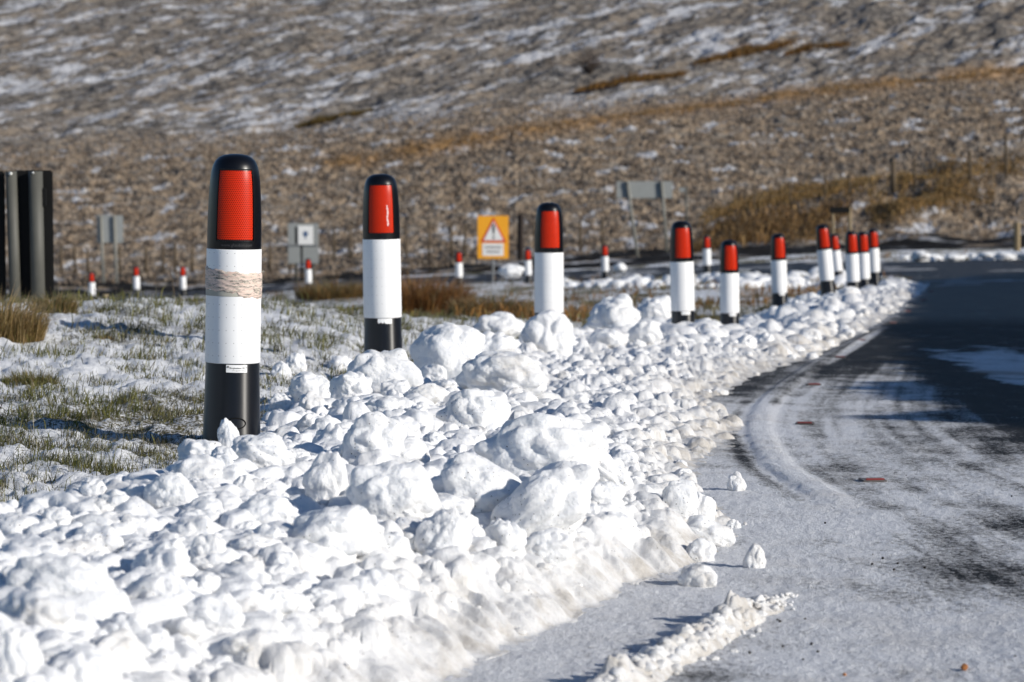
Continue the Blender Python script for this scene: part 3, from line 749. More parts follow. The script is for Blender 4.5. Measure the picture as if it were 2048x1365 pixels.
# moor grass over the lower slope
n = 150000; Yg = RNG.uniform(94.2, 122, n); Xg = RNG.uniform(-.2, .2, n)*Yg; tg_ = Yg-FOOT
pg = np.clip(.55+.75*fbm2(Xg*1.1, Yg*1.3, 3, 193), .03, 1)*(1-sstep(16, 27, tg_)); pg = pg*(1-.85*sstep(.30, .6, fbm2(Xg*.8, Yg*.9, 5, 101, .6)))
kk = RNG.uniform(0, 1, n) < pg; Xg, Yg = Xg[kk], Yg[kk]; n = len(Xg); print('moor', n)
colg = np.array([(.50, .385, .275), (.43, .32, .22), (.36, .27, .19), (.55, .46, .36), (.22, .165, .12)])[RNG.integers(0, 5, n)]*RNG.uniform(.7, 1.2, (n, 1))
o = blades('moor_grass', np.stack([Xg, Yg, Hl(Xg, Yg)-.02], 1), RNG.uniform(.10, .26, n), RNG.uniform(.03, .07, n), RNG.uniform(.4, 1.5, n), colg, wind=(-.3, .1))
set_props(o, 'dead tan moor grass matted over the lower hillside', 'grass', kind='stuff')
# bare shrub
def shrub(px, py, Y, label):
    p = at(px, py, Y); bm = bmesh.new()
    for k in range(70):
        a = random.uniform(0, 6.28); r = random.uniform(.2, 1)
        q = Vector((0, 0, 0)); d = Vector((math.cos(a)*r, math.sin(a)*r, random.uniform(.7, 1.5))).normalized(); rad = .03
        for j in range(4):
            e = q+d*random.uniform(.25, .5); add_cyl(bm, q, e, rad, rad*.6, 4, False); q = e; rad *= .6
            d = (d+Vector((random.uniform(-.5, .5), random.uniform(-.5, .5), random.uniform(-.3, .3)))).normalized()
    o = bm_obj('bare_shrub', bm, simple('grey_twigs', (.11, .085, .07), .8, .1)); o.location = p; set_props(o, label, 'shrub'); return o
pb = hit(1178, 150, Hl, 93, 300)
o = shrub(1178, 150, pb[1], 'leafless grey shrub high on the slope above the third bollard')

# ---------------------------------------------------------------- bollards
def lathe(name, prof, mat, parent, seg=64, a0=0, a1=2*math.pi, closed=True):
    n = seg if closed else seg+1
    an = np.linspace(a0, a1, n, endpoint=not closed)
    v = []
    for r, z in prof:
        v.append(np.stack([r*np.sin(an), -r*np.cos(an), np.full(n, z)], 1))
    v = np.concatenate(v); f = []
    for i in range(len(prof)-1):
        for k in range(seg):
            k2 = (k+1) % n if closed else k+1
            f.append((i*n+k, i*n+k2, (i+1)*n+k2, (i+1)*n+k))
    return link(name, np_mesh(name, v, np.array(f), mat), parent)
R = .0945
def text_mesh(body, size, spacing=1.0):
    c = bpy.data.curves.new('txt', 'FONT'); c.body = body; c.size = size; c.align_x = 'CENTER'; c.align_y = 'CENTER'; c.space_character = spacing
    o = bpy.data.objects.new('txt', c); COL.objects.link(o)
    dg = bpy.context.evaluated_depsgraph_get(); me = bpy.data.meshes.new_from_object(o.evaluated_get(dg))
    bpy.data.objects.remove(o); return me
def wrap(me, r, a0, z0, tilt=0.0):
    for v in me.vertices:
        x = v.co.x; y = v.co.y+tilt*x; a = a0+x/r
        v.co = (r*math.sin(a), -r*math.cos(a), z0+y)
def curved_rect(name, r, a0, a1, z0, z1, mat, parent, thick=.0012, seg=24, zseg=1, skew=0.0):
    an = np.linspace(a0, a1, seg+1); zs = np.linspace(z0, z1, zseg+1); v = []
    for z in zs:
        for rr in (r, r+thick):
            v.append(np.stack([rr*np.sin(an), -rr*np.cos(an), z+skew*(an-a0)*r], 1))
    v = np.concatenate(v); n = seg+1; f = []
    for i in range(zseg):
        b = i*2*n; t_ = (i+1)*2*n
        for k in range(seg):
            f += [(b+n+k, b+n+k+1, t_+n+k+1, t_+n+k), (b+k, t_+k, t_+k+1, b+k+1)]
        f += [(b, b+n, t_+n, t_), (b+seg, t_+seg, t_+n+seg, b+n+seg)]
    for k in range(seg):
        f += [(k, k+1, n+k+1, n+k)]; b = zseg*2*n; f += [(b+k, b+n+k, b+n+k+1, b+k+1)]
    return link(name, np_mesh(name, v, np.array(f), mat, smooth=False), parent)
def make_bollard():
    t = empty('marker_bollard')
    # flared black base tube
    lathe('base_tube', [(.1015, -.12), (.1005, 0), (.0985, .06), (.0965, .13), (.0940, .22), (.0925, .295)], MAT['black'], t)
    # white sleeve, slightly proud
    lathe('white_sleeve', [(.0915, .286), (.0945, .2862), (.0952, .289), (.0950, .40), (.0947, .55), (.0943, .6735), (.0938, .6755), (.0905, .676)], MAT['white'], t)
    # cap
    prof = [(.0915, .668), (.0925, .677), (.0930, .69), (.0928, .74), (.0915, .80), (.0890, .86), (.0855, .91), (.0815, .940), (.0760, .960), (.0680, .976), (.0560, .988), (.0400, .9955), (.0200, .9992), (.0008, 1.0)]
    cap = lathe('cap', prof, MAT['cap'], t)
    # recess frame: two side ribs, top and bottom lip
    def capr(z): return float(np.interp(z, [p[1] for p in prof], [p[0] for p in prof]))
    fr = bmesh.new(); A = .695
    def bar(pts, wdt, hgt):
        pv = None
        for a, z in pts:
            r = capr(z); c = Vector((math.sin(a), -math.cos(a), 0)); tx = Vector((math.cos(a), math.sin(a), 0))
            if wdt[0] == 'z': o1 = Vector((0, 0, wdt[1]/2))
            else: o1 = tx*(wdt[1]/2)
            q = [fr.verts.new(c*(r-.002)+Vector((0, 0, z))-o1), fr.verts.new(c*(r+hgt)+Vector((0, 0, z))-o1), fr.verts.new(c*(r+hgt)+Vector((0, 0, z))+o1), fr.verts.new(c*(r-.002)+Vector((0, 0, z))+o1)]
            if pv:
                for k in range(4): fr.faces.new((pv[k], pv[(k+1) % 4], q[(k+1) % 4], q[k]))
            else: fr.faces.new(q)
            pv = q
        fr.faces.new(pv)
    zs = [.703+i*(.948-.703)/10 for i in range(11)]
    for sgn_ in (-1, 1):
        bar([(sgn_*(A+.045), z) for z in zs], ('x', .0035), .0042)
    an = [-(A+.03)+i*2*(A+.03)/20 for i in range(21)]
    bar([(a, .703) for a in an], ('z', .004), .0035); bar([(a, .9475) for a in an], ('z', .004), .0035)
    bm_obj('reflector_frame', fr, MAT['cap'], cap)
    # red reflector following the cap
    n = 29; an = np.linspace(-A, A, n); zz = np.linspace(.709, .9435, 14); v = []
    for z in zz:
        r = capr(z)+.0012; v.append(np.stack([r*np.sin(an), -r*np.cos(an), np.full(n, z)], 1))
    link('red_reflector', np_mesh('red_reflector', np.concatenate(v), grid_faces(len(zz), n), MAT['red']), t)
    return t
proto = make_bollard()
def copy_tree(o, parent=None):
    c = o.copy(); COL.objects.link(c); c.parent = parent
    for ch in list(o.children): copy_tree(ch, c)
    return c
def sticker(t, worn=False, write=False):
    """maker's sticker below the sleeve"""
    a0 = .13
    if worn:
        n = 26; an = np.linspace(a0-.036/R, a0+.036/R, n); v = []; r = .0957
        lo = .258+.006*(an < a0+.005)*(.5+.5*np.sin(an*170)) + .003*RNG.uniform(0, 1, n)*(an < a0+.05)
        v = np.concatenate([np.stack([r*np.sin(an), -r*np.cos(an), lo], 1), np.stack([(r-.0012)*np.sin(an), -(r-.0012)*np.cos(an), np.full(n, .284)], 1)])
        return link('sticker', np_mesh('sticker', v, grid_faces(2, n), MAT['sticker']), t)
    s = curved_rect('sticker', .0948, a0-.0365/R, a0+.0365/R, .2575, .2835, MAT['sticker'], t, .0014, skew=-.015)
    if write:
        me = text_mesh('Bergmeister XL\u2122', .0085, 1.0); wrap(me, .0972, a0+.006/R, .2722, -.015); me.materials.clear(); me.materials.append(MAT['ink']); link('sticker_writing', me, s)
        me = text_mesh('www.glasdon.com', .0058, 1.0); wrap(me, .0972, a0+.004/R, .2638, -.015); me.materials.clear(); me.materials.append(MAT['grey_ink']); link('sticker_address', me, s)
        bm = bmesh.new(); bmesh.ops.create_circle(bm, cap_ends=True, segments=6, radius=.0042)
        me = bpy.data.meshes.new('emblem'); bm.to_mesh(me); bm.free(); wrap(me, .0972, a0-.030/R, .2765); me.materials.append(MAT['grey_ink']); link('sticker_emblem', me, s)
    return s
def tape_mat():
    m = M('peeling_tape'); m.set(Roughness=.6); co = m.coord()
    mp = m.n('Mapping'); mp.inputs['Scale'].default_value = (14, 14, 95); mp.inputs['Rotation'].default_value = (0, .12, 0); m.l(co, mp.inputs[0])
    a = m.noise(1.0, 6, .7, mp.outputs[0])
    c = m.ramp(a.outputs[0], [(.34, (.03, .03, .03)), (.37, (.52, .49, .40)), (.43, (.66, .50, .42)), (.50, (.70, .56, .48)), (.55, (.06, .06, .055)), (.575, (.62, .57, .47)), (.66, (.66, .40, .33)), (.74, (.75, .70, .60))])
    m.l(c, m.b.inputs['Base Color']); m.l(m.bump(a.outputs[0], .7, .004), m.b.inputs['Normal']); return m.m
MAT['tape'] = tape_mat()
MAT['tape_grey'] = simple('old_glue_grey', (.40, .385, .33), .7, .3, .2, 30)
def tape(t):
    n = 96; an = np.linspace(-math.pi, math.pi, n); zr = 22; v = []
    for k in range(zr):
        f = k/(zr-1)
        lo = .517-.010*np.clip(an/1.2, -1, 1)+.0025*np.sin(an*11)+.0016*np.sin(an*29)
        hi = .606-.010*np.clip((an+.6)/.9, -1, 1)+.0020*np.sin(an*9+1)+.0015*np.sin(an*23)
        lo = lo+.010*(an < .1)
        z = lo+(hi-lo)*f
        r = .0953+.0012+.0013*np.abs(np.sin(f*14+an*1.5+1.2*np.sin(an*2)))+.0004*n2(an*12, z*300, 160)
        if k in (0, zr-1): r = np.full(n, .0950)
        v.append(np.stack([r*np.sin(an), -r*np.cos(an), z], 1))
    tp = link('tape_wrap', np_mesh('tape_wrap', np.concatenate(v), grid_faces(zr, n), MAT['tape']), t)
    tp['label'] = 'peeling pink and cream tape with torn dark edges wound round the sleeve'
    curved_rect('glue_patch', .0949, -1.5, .62, .516, .536, MAT['tape_grey'], tp, .0009, seg=40)
    # frayed ends at the right edge
    bm = bmesh.new()
    for z, l in ((.598, .010), (.572, .006), (.549, .008), (.520, .005)):
        a = 1.42; p = Vector((.0965*math.sin(a), -.0965*math.cos(a), z)); add_cyl(bm, p, p+Vector((l, -.003, random.uniform(-.005, .005))), .0012, .0003, 5)
        add_cyl(bm, p, p+Vector((l*.7, .0, .006)), .0008, .0003, 5)
    bm_obj('frayed_threads', bm, MAT['tape_grey'], tp)
LAB = ['nearest bollard, tallest in view, with tape wound round its white sleeve', 'second bollard, scratched red reflector, snow lumps at its foot, left of the yellow sign',
  'third bollard, standing behind a large snow lump right of the yellow sign', 'fourth bollard from the left in the near row, in front of the grey sign posts',
  'fifth bollard, with its red reflector lower than those beside it', 'sixth bollard, standing alone between two groups on the snow bank',
  'leaning bollard seventh along the bank, overlapping smaller ones behind', 'small bollard partly hidden behind the leaning seventh bollard',
  'bollard right of the leaning one, first of three standing close together', 'middle bollard of the last three close together by the road', 'rightmost bollard, last of the row before the dark road']
FLAB = ['leftmost of the tiny far bollards, below the left grey sign', 'second tiny far bollard from the left, beyond the snowy verge', 'third tiny far bollard, just left of the nearest bollard',
  'tiny far bollard in front of the grey board with a white sign', 'tiny far bollard left of the yellow warning sign', 'tiny far bollard close right of the yellow sign',
  'tiny far bollard between third and fourth near bollards', 'far bollard between the fourth and fifth near bollards']
bases = []
def stand(tx, ty, bx, by, s, first=False, yaw=7):
    top = at_s(tx, ty, s); bot = at_s(bx, by, s); t = proto if first else copy_tree(proto)
    ax = (top-bot); L = ax.length
    q = ax.to_track_quat('Z', 'Y').to_euler(); 
    M3 = Matrix.Rotation(math.atan2(ax.x, ax.z), 3, 'Y') @ Matrix.Rotation(math.radians(yaw), 3, 'Z')
    t.rotation_euler = M3.to_euler(); t.location = bot; t.scale = (1, 1, L)
    bases.append(bot); return t
cops = []
for i, (tx, ty, bx, by, s) in enumerate(BOLL):
    t = stand(tx, ty, bx, by, s, False, [7, 2, 5, 5, 8, 9, 4, 9, 8, 8, 9][i])
    set_props(t, LAB[i], 'bollard', 'red and white marker bollards along the bank'); cops.append(t)
for i, (x, ty, s) in enumerate(FARB):
    by = ty+582*s
    t = stand(x-1, ty, x+1, by, s, False, 10); set_props(t, FLAB[i], 'bollard', 'small far bollards along the far road'); cops.append(t)
def del_tree(o):
    for ch in list(o.children): del_tree(ch)
    bpy.data.objects.remove(o)
del_tree(proto)
b1 = cops[0]
sticker(b1, write=True); tape(b1)
me = text_mesh('www.glasdon.com', .0145, 1.05); wrap(me, .0938, .08, .6905); me.materials.clear()
m_ = M('raised_black_lettering'); m_.set(Base_Color=(.05, .05, .052), Roughness=.35); me.materials.append(m_.m)
link('cap_lettering', me, b1)
# moulded plug outline near the foot
bm = bmesh.new(); K = 48; pv = None; rings = []
for k in range(K):
    a = 2*math.pi*k/K; x = .034*math.cos(a); z = .083+.0185*math.sin(a); rr = .0985; an_ = .12+x/rr; tang = 8
    c = Vector((rr*math.sin(an_), -rr*math.cos(an_), z)); nrm = Vector((math.sin(an_), -math.cos(an_), 0)); tx = Vector((math.cos(an_), math.sin(an_), 0))
    dr_ = (tx*math.cos(a)+Vector((0, 0, 1))*math.sin(a)).normalized()
    rings.append([bm.verts.new(c+(dr_*math.cos(b)+nrm*math.sin(b))*.0022) for b in [j*2*math.pi/tang for j in range(tang)]])
for k in range(K):
    for j in range(8):
        bm.faces.new((rings[k][j], rings[(k+1) % K][j], rings[(k+1) % K][(j+1) % 8], rings[k][(j+1) % 8]))
bm_obj('plug_outline', bm, MAT['dark'], b1, True)
sticker(cops[1], worn=True)
for k in (3, 4, 5): sticker(cops[k])
# scratch on the second bollard's reflector
n = 10; zz = np.linspace(.742, .845, 14); v = []
for i, z in enumerate(zz):
    w_ = .0018+.0035*abs(math.sin(i*1.3)); a = .36+.02*math.sin(i*.9); an = np.linspace(a-w_/R, a+w_/R, 4)
    rr = float(np.interp(z, [.69, .74, .80, .86], [.0930, .0928, .0915, .0890]))+.0018
    v.append(np.stack([rr*np.sin(an), -rr*np.cos(an), np.full(4, z)], 1))
link('scratch_mark', np_mesh('scratch_mark', np.concatenate(v), grid_faces(14, 4), simple('scratched_sheet', (.75, .48, .46), .6, .3, .4, 300)), cops[1])

# ---------------------------------------------------------------- signs and boards
def post_bm(bm, a, b, r): add_cyl(bm, a, b, r, r, 12)
def sign_root(name, px, py, s, label, cat='sign', group=None):
    p = at_s(px, py, s); e = empty(name, p); set_props(e, label, cat, group); e['_s'] = s; return e, p
def flat_part(name, e, p, s, x0, y0, x1, y1, dy, th, mat, parent=None, bevel=.01):
    a = at(x0, y1, p.y+dy)-p; b = at(x1, y0, p.y+dy)-p
    bm = bmesh.new(); c = (a+b)/2; c.y = dy
    add_box(bm, c, (b.x-a.x, th, b.z-a.z), bevel=min(bevel, th*.3)); return bm_obj(name, bm, mat, parent or e)
def post_part(e, p, x0, y0, x1, y1, dy, r, mat, name='post', seg=12):
    a = at(x1, y1, p.y+dy)-p; b = at(x0, y0, p.y+dy)-p; a.y = dy; b.y = dy
    bm = bmesh.new(); add_cyl(bm, a-Vector((0, 0, .2)), b, r, r, seg); return bm_obj(name, bm, mat, e, True)
# black board on two posts at the left edge
e, p = sign_root('chevron_board', 50, 603, .54, 'black board on round grey posts cut off by the left edge', 'sign board')
flat_part('board', e, p, .54, 30, 341, 105, 598, .0, .03, MAT['dark'])
flat_part('board', e, p, .54, -70, 343, 9, 602, .0, .03, MAT['dark'])
post_part(e, p, 22, 343, 32, 606, -.06, .036, MAT['galv_warm']); post_part(e, p, 71, 343, 77, 604, -.06, .045, MAT['galv_warm'])
post_part(e, p, -40, 343, -36, 606, -.06, .036, MAT['galv_warm'])
for x, y, r in ((21, 348, .012), (66, 346, .008)):
    q = at(x, y, p.y-.11)-p; bm = bmesh.new(); bmesh.ops.create_uvsphere(bm, u_segments=12, v_segments=8, radius=r); bmesh.ops.translate(bm, vec=q, verts=bm.verts)
    bm_obj('bolt', bm, simple('bright_bolt', (.7, .7, .65), .3, .5, .05, 5, .6), e, True)
bm = bmesh.new(); q = at(86, 395, p.y-.05)-p; add_box(bm, q, (.04, .05, .12), bevel=.006); bm_obj('clamp', bm, MAT['dark'], e)
# yellow warning sign
e, p = sign_root('warning_sign', 985, 547, .130, 'yellow board with red-edged warning triangle over a small white text plate', 'sign')
flat_part('board', e, p, .13, 955, 432, 1017, 518, 0, .02, MAT['amber'], bevel=.006)
def tri(name, y0, y1, hw, dy, mat):
    a = at(987-hw, y1, p.y+dy)-p; b = at(987+hw, y1, p.y+dy)-p; c = at(987.3, y0, p.y+dy)-p
    bm = bmesh.new(); vs = []
    for t_ in (dy, dy-.006):
        for q in (a, b, c): vs.append(bm.verts.new((q.x, t_, q.z)))
    bm.faces.new(vs[:3]); bm.faces.new(vs[3:][::-1])
    for k in range(3): bm.faces.new((vs[k], vs[(k+1) % 3], vs[3+(k+1) % 3], vs[3+k]))
    return bm_obj(name, bm, mat, e)
tri('triangle_border', 435, 485, 26, -.012, MAT['sign_red'])
tri('triangle_field', 443, 481, 19.5, -.020, MAT['sign_white'])
flat_part('mark', e, p, .13, 985, 449, 989.5, 464, -.029, .006, MAT['ink'], bevel=0)
flat_part('mark_stem', e, p, .13, 985.8, 464.2, 988.8, 471, -.029, .006, MAT['grey_ink'], bevel=0)
flat_part('mark_dot', e, p, .13, 985.6, 473.5, 989, 478, -.029, .006, MAT['ink'], bevel=0)
pl = flat_part('text_plate', e, p, .13, 965, 487, 1007, 512, -.014, .006, MAT['sign_white'], bevel=0)
bm = bmesh.new()
for row, (xa, xb) in enumerate(((970, 1003), (973, 998))):
    x = xa
    while x < xb:
        w_ = random.uniform(1.0, 2.2); yc = 494.5+row*9
        a = at(x, yc+2.3, p.y-.02)-p; b = at(x+w_, yc-2.0*random.uniform(.5, 1), p.y-.02)-p; c = (a+b)/2; c.y = -.0195
        add_box(bm, c, (b.x-a.x, .004, b.z-a.z)); x += w_+.9
bm_obj('small_writing', bm, MAT['grey_ink'], pl)
post_part(e, p, 987, 428, 986, 548, .05, .03, MAT['galv'])
# grey sign back on the left
e, p = sign_root('sign_back', 220, 552, .12, 'back of a grey sign on two posts at far left behind tiny bollards')
flat_part('board', e, p, .12, 194, 431, 246, 486, .05, .02, MAT['sign_back'])
post_part(e, p, 201, 432, 207, 552, 0, .045, MAT['post_grey']); post_part(e, p, 228, 432, 233, 552, 0, .045, MAT['post_grey'])
# grey board with white sign in front
e, p = sign_root('grey_board', 607, 548, .115, 'pale grey square board behind a small white sign, left of the second bollard')
flat_part('board', e, p, .115, 576, 447, 637, 528, .05, .03, MAT['sign_back'])
flat_part('rail', e, p, .115, 576, 488, 637, 491, .0, .04, MAT['galv'])
post_part(e, p, 590, 450, 592, 550, .12, .04, MAT['galv_warm']); post_part(e, p, 624, 450, 626, 550, .12, .04, MAT['galv_warm'])
e, p = sign_root('information_sign', 604, 548, .118, 'small white sign with blue emblem on a dark post before the grey board')
pn = flat_part('panel', e, p, .118, 596, 452, 626, 490, 0, .03, MAT['sign_white'])
flat_part('side_return', e, p, .118, 590, 454, 595.6, 489, .02, .05, MAT['dark'])
bm = bmesh.new(); a = at(611, 468, p.y)-p
bmesh.ops.create_circle(bm, cap_ends=True, segments=20, radius=.075); bmesh.ops.rotate(bm, cent=(0, 0, 0), matrix=Matrix.Rotation(math.pi/2, 3, 'X'), verts=bm.verts); bmesh.ops.translate(bm, vec=(a.x, -.02, a.z), verts=bm.verts)
v1 = [bm.verts.new((a.x-.045, -.0205, a.z-.03)), bm.verts.new((a.x+.045, -.0205, a.z-.03)), bm.verts.new((a.x, -.0205, a.z-.17))]; bm.faces.new(v1)
bm_obj('emblem', bm, MAT['blue'], pn)
post_part(e, p, 603, 490, 604, 550, .04, .035, MAT['dark'])
# wide sign back on leaning posts
e, p = sign_root('sign_back', 1290, 500, .12, 'back of a wide grey sign on two tilted posts left of the fourth bollard')
flat_part('board', e, p, .12, 1233, 363, 1345, 397, .06, .02, MAT['sign_back'])
post_part(e, p, 1254, 362, 1275, 500, 0, .045, MAT['post_grey']); post_part(e, p, 1323, 363, 1334, 490, 0, .045, MAT['post_grey'])
for x, y in ((1259, 367), (1263, 396), (1330, 395)):
    q = at(x, y, p.y-.08)-p; bm = bmesh.new(); bmesh.ops.create_uvsphere(bm, u_segments=10, v_segments=6, radius=.02); bmesh.ops.translate(bm, vec=q, verts=bm.verts)
    bm_obj('bolt', bm, simple('bright_bolt', (.75, .75, .72), .25, .5, .05, 5, .7), e, True)
# lone pole
e, p = sign_root('pole', 1373, 470, .12, 'thin grey pole standing alone just right of the wide sign back', 'pole')
post_part(e, p, 1372, 372, 1374, 470, 0, .03, MAT['galv_warm'], 'shaft')
bm = bmesh.new(); add_box(bm, at(1365, 380, p.y)-p, (.18, .03, .12), bevel=.005); bm_obj('plate', bm, MAT['sign_back'], e)
# frame sign
e, p = sign_root('frame_sign', 1682, 480, .145, 'small black board across the top of two pale wooden posts behind the bollards')
flat_part('board', e, p, .145, 1659, 414, 1700, 427, 0, .06, MAT['dark'])
post_part(e, p, 1666, 427, 1668, 500, .03, .035, MAT['wood_pale']); post_part(e, p, 1699, 415, 1703, 500, .03, .04, MAT['wood_pale'])
# gate post and stub
def wood_post(name, px, y0, y1, s, wpx, mat, label, lean=0, cat='post'):
    p = at_s(px, y1, s); top = at_s(px+lean, y0, s)-p; r = wpx/(582*s)/2
    bm = bmesh.new(); add_cyl(bm, (0, 0, -.3), top, r*1.05, r*.92, 9)
    for v in bm.verts: v.co += Vector((random.uniform(-1, 1), random.uniform(-1, 1), random.uniform(-1, 1)*.6))*r*.14
    o = bm_obj(name, bm, mat); o.location = p; set_props(o, label, cat); return o
wood_post('gate_post', 1041, 430, 498, .12, 13, MAT['wood_dark'], 'thick dark wooden gate post between the yellow sign and third bollard')
wood_post('wooden_stub', 211, 589, 608, .48, 14, MAT['wood_pale'], 'short square wooden stub in the snowy grass below the left grey sign')
wood_post('timber_post', 2034, 445, 478, .14, 14, MAT['wood_pale'], 'short ochre post at the right edge above the far snow lumps')
def fence(name, label, posts, Ys, wire_h=(.35, .7, 1.0), mat='wood'):
    """posts: (px, top y, base y, width px)"""
    p0 = at(posts[0][0], posts[0][2], Ys[0]); e = empty(name, p0); set_props(e, label, 'fence')
    P = []
    for (x, y0, y1, w_), Yd in zip(posts, Ys):
        b = at(x, y1, Yd)-p0; t_ = at(x+random.uniform(-1.5, 1.5), y0, Yd)-p0; r = w_/(FPX/Yd)/2
        bm = bmesh.new(); add_cyl(bm, b-Vector((0, 0, .25)), t_, r*1.05, r, 8); bm_obj('post', bm, MAT[mat], e, True); P.append((b, t_))
    for h in wire_h:
        bm = bmesh.new()
        for (a, b), (c, d) in zip(P[:-1], P[1:]): add_cyl(bm, a+(b-a)*h*.9, c+(d-c)*h*.9, .006, .006, 5, False)
        bm_obj('wire', bm, MAT['wire'], e, True)
fence('wire_fence', 'line of thin dark posts and wire along the foot of the slope at left', [(x, 488+3*math.sin(x)+max(0, (400-x))*.03, 532-x*.004, 5.5) for x in (-60, 20, 123, 150, 176, 240, 291, 326, 350, 384, 440, 500, 540, 580)], [94.0]*14)
fence('wire_fence', 'line of thin dark posts and wire between second and third bollards', [(x, 452+2*math.sin(x)-(x-640)*.02, 505-(x-640)*.02, 5) for x in (668, 700, 735, 812, 858, 903, 930, 962, 1010, 1070, 1120, 1160, 1205)], [95.0]*13)
fence('wire_fence', 'uneven line of wooden posts along the bank top at upper right', [(1508, 372, 412, 4), (1580, 362, 396, 3.5), (1650, 345, 385, 3.5), (1700, 342, 378, 4), (1787, 322, 372, 10), (1829, 316, 352, 5), (1874, 310, 348, 3), (1940, 302, 346, 6), (2012, 268, 342, 6), (2080, 262, 335, 6)], [98]*10)

# ---------------------------------------------------------------- road studs and grit
def stud(px, py, label, flip=0):
    x, y = hit(px, py, G); z = float(G(np.array([x]), np.array([y]))[0]); e = empty('road_stud', (x, y, z+.002))
    set_props(e, label, 'road stud', 'red studs along the road edge')
    bm = bmesh.new(); add_box(bm, Vector((0, 0, .002)), (.088, .08, .009), bevel=.004); bm_obj('casing', bm, MAT['stud_grey'], e)
    bm = bmesh.new(); add_box(bm, Vector((0, -.034, .008)), (.066, .012, .006), Matrix.Rotation(-.5, 3, 'X'), bevel=.002); bm_obj('reflector', bm, MAT['stud_red'], e)
    e.rotation_euler = (0, 0, random.uniform(-.15, .15)); return e
for q in [(1745, 963, 'red road stud nearest the camera, half buried in frost'), (1610, 849, 'red road stud on frosted road inside the pale raised edge'),
          (1627, 771, 'greyish stud at the line where frost gives way to bare road'), (1680, 716, 'pale stud beside the small blue puddle'), (1722, 682, 'red road stud just beyond the small blue puddle'),
          (1785, 647, 'fourth red stud back from the tip of the snow bank'), (1814, 624, 'third red stud back from the tip of the snow bank'), (1846, 602, 'second red stud from the tip of the snow bank'), (1862, 584, 'farthest red stud, at the tip of the snow bank')]:
    stud(*q)

# ---------------------------------------------------------------- snow lumps
def ico(sub):
    bm = bmesh.new(); bmesh.ops.create_icosphere(bm, subdivisions=sub, radius=1)
    v = np.array([x.co[:] for x in bm.verts]); f = np.array([[w_.index for w_ in x.verts] for x in bm.faces]); bm.free(); return v, f
ICO = {k: ico(k) for k in (2, 3, 4, 5, 6)}
def lump_verts(sub, seed, cuts=3, flat=.8, amp=1.0):
    v, f = ICO[sub]; r = np.random.default_rng(seed)
    d = v.copy()
    rad = 1+amp*(.26*n3(d*.9, seed)+.36*np.sqrt(n3(d*1.5, seed+1)**2+.006)+.055*n3(d*3.4, seed+2)+.020*n3(d*7.5, seed+3)+(.012*n3(d*15, seed+4) if sub > 3 else 0)+(.011*n3(d*34, seed+5) if sub > 4 else 0))
    p = d*rad[:, None]
    for _ in range(cuts):      # soft broken faces
        nn = r.normal(size=3); nn /= np.linalg.norm(nn); c = r.uniform(.68, .95); q = p@nn
        ex = np.maximum(0, q-c); p = p-nn*(ex*.42)[:, None]
    p[:, 2] *= flat
    p /= np.abs(p).max(0).mean()
    # wind-eaten pits only on finer meshes
    if sub > 4: p = p*(1+.008*n3(p*22, seed+9))[:, None]
    return p, f
VAR = []
for k in range(10):
    p, f = lump_verts(5, 200+k*7, cuts=k % 4, flat=random.uniform(.7, 1.0)); VAR.append(np_mesh('snow_lump', p, f, MAT['snow'] if k % 3 else MAT['snow_dirty']))
def put_lump(cx, yt, yb, wpx, label, seed, rot=0, mat='snow', sub=6, dep=.85, group='large snow lumps on the bank', name='snow_lump', cuts=None, push=0, surf=S):
    """a lump of its own shape, standing where its lowest visible pixel meets the bank"""
    x, y = hit(cx, yb-3, surf); y += push; s = D1/y; mpp = y/FPX
    W_ = wpx*mpp/2; top = at(cx, yt, y+W_*dep*.4); bot = at(cx, yb, y).z-.02
    H_ = (top.z-bot)/2
    p, f = lump_verts(sub, seed, cuts=seed % 4 if cuts is None else cuts, flat=.95)
    c, s_ = math.cos(rot), math.sin(rot)
    p[:, 2] *= 1-min(.5, .8*abs(rot)); W_ *= 1.06; top.z += .004
    p = np.stack([p[:, 0]*c-p[:, 2]*s_, p[:, 1], p[:, 0]*s_+p[:, 2]*c], 1)
    p /= np.array([np.abs(p[:, 0]).max(), np.abs(p[:, 1]).max(), np.abs(p[:, 2]).max()])
    p *= np.array([W_, W_*dep, H_*1.12]); p[:, 2] -= H_*.12
    o = link(name, np_mesh(name, p, f, MAT[mat])); o.location = (at(cx, yb, y).x, y+W_*dep*.5, bot+H_*1.0)
    set_props(o, label, 'snow lump', group); return o
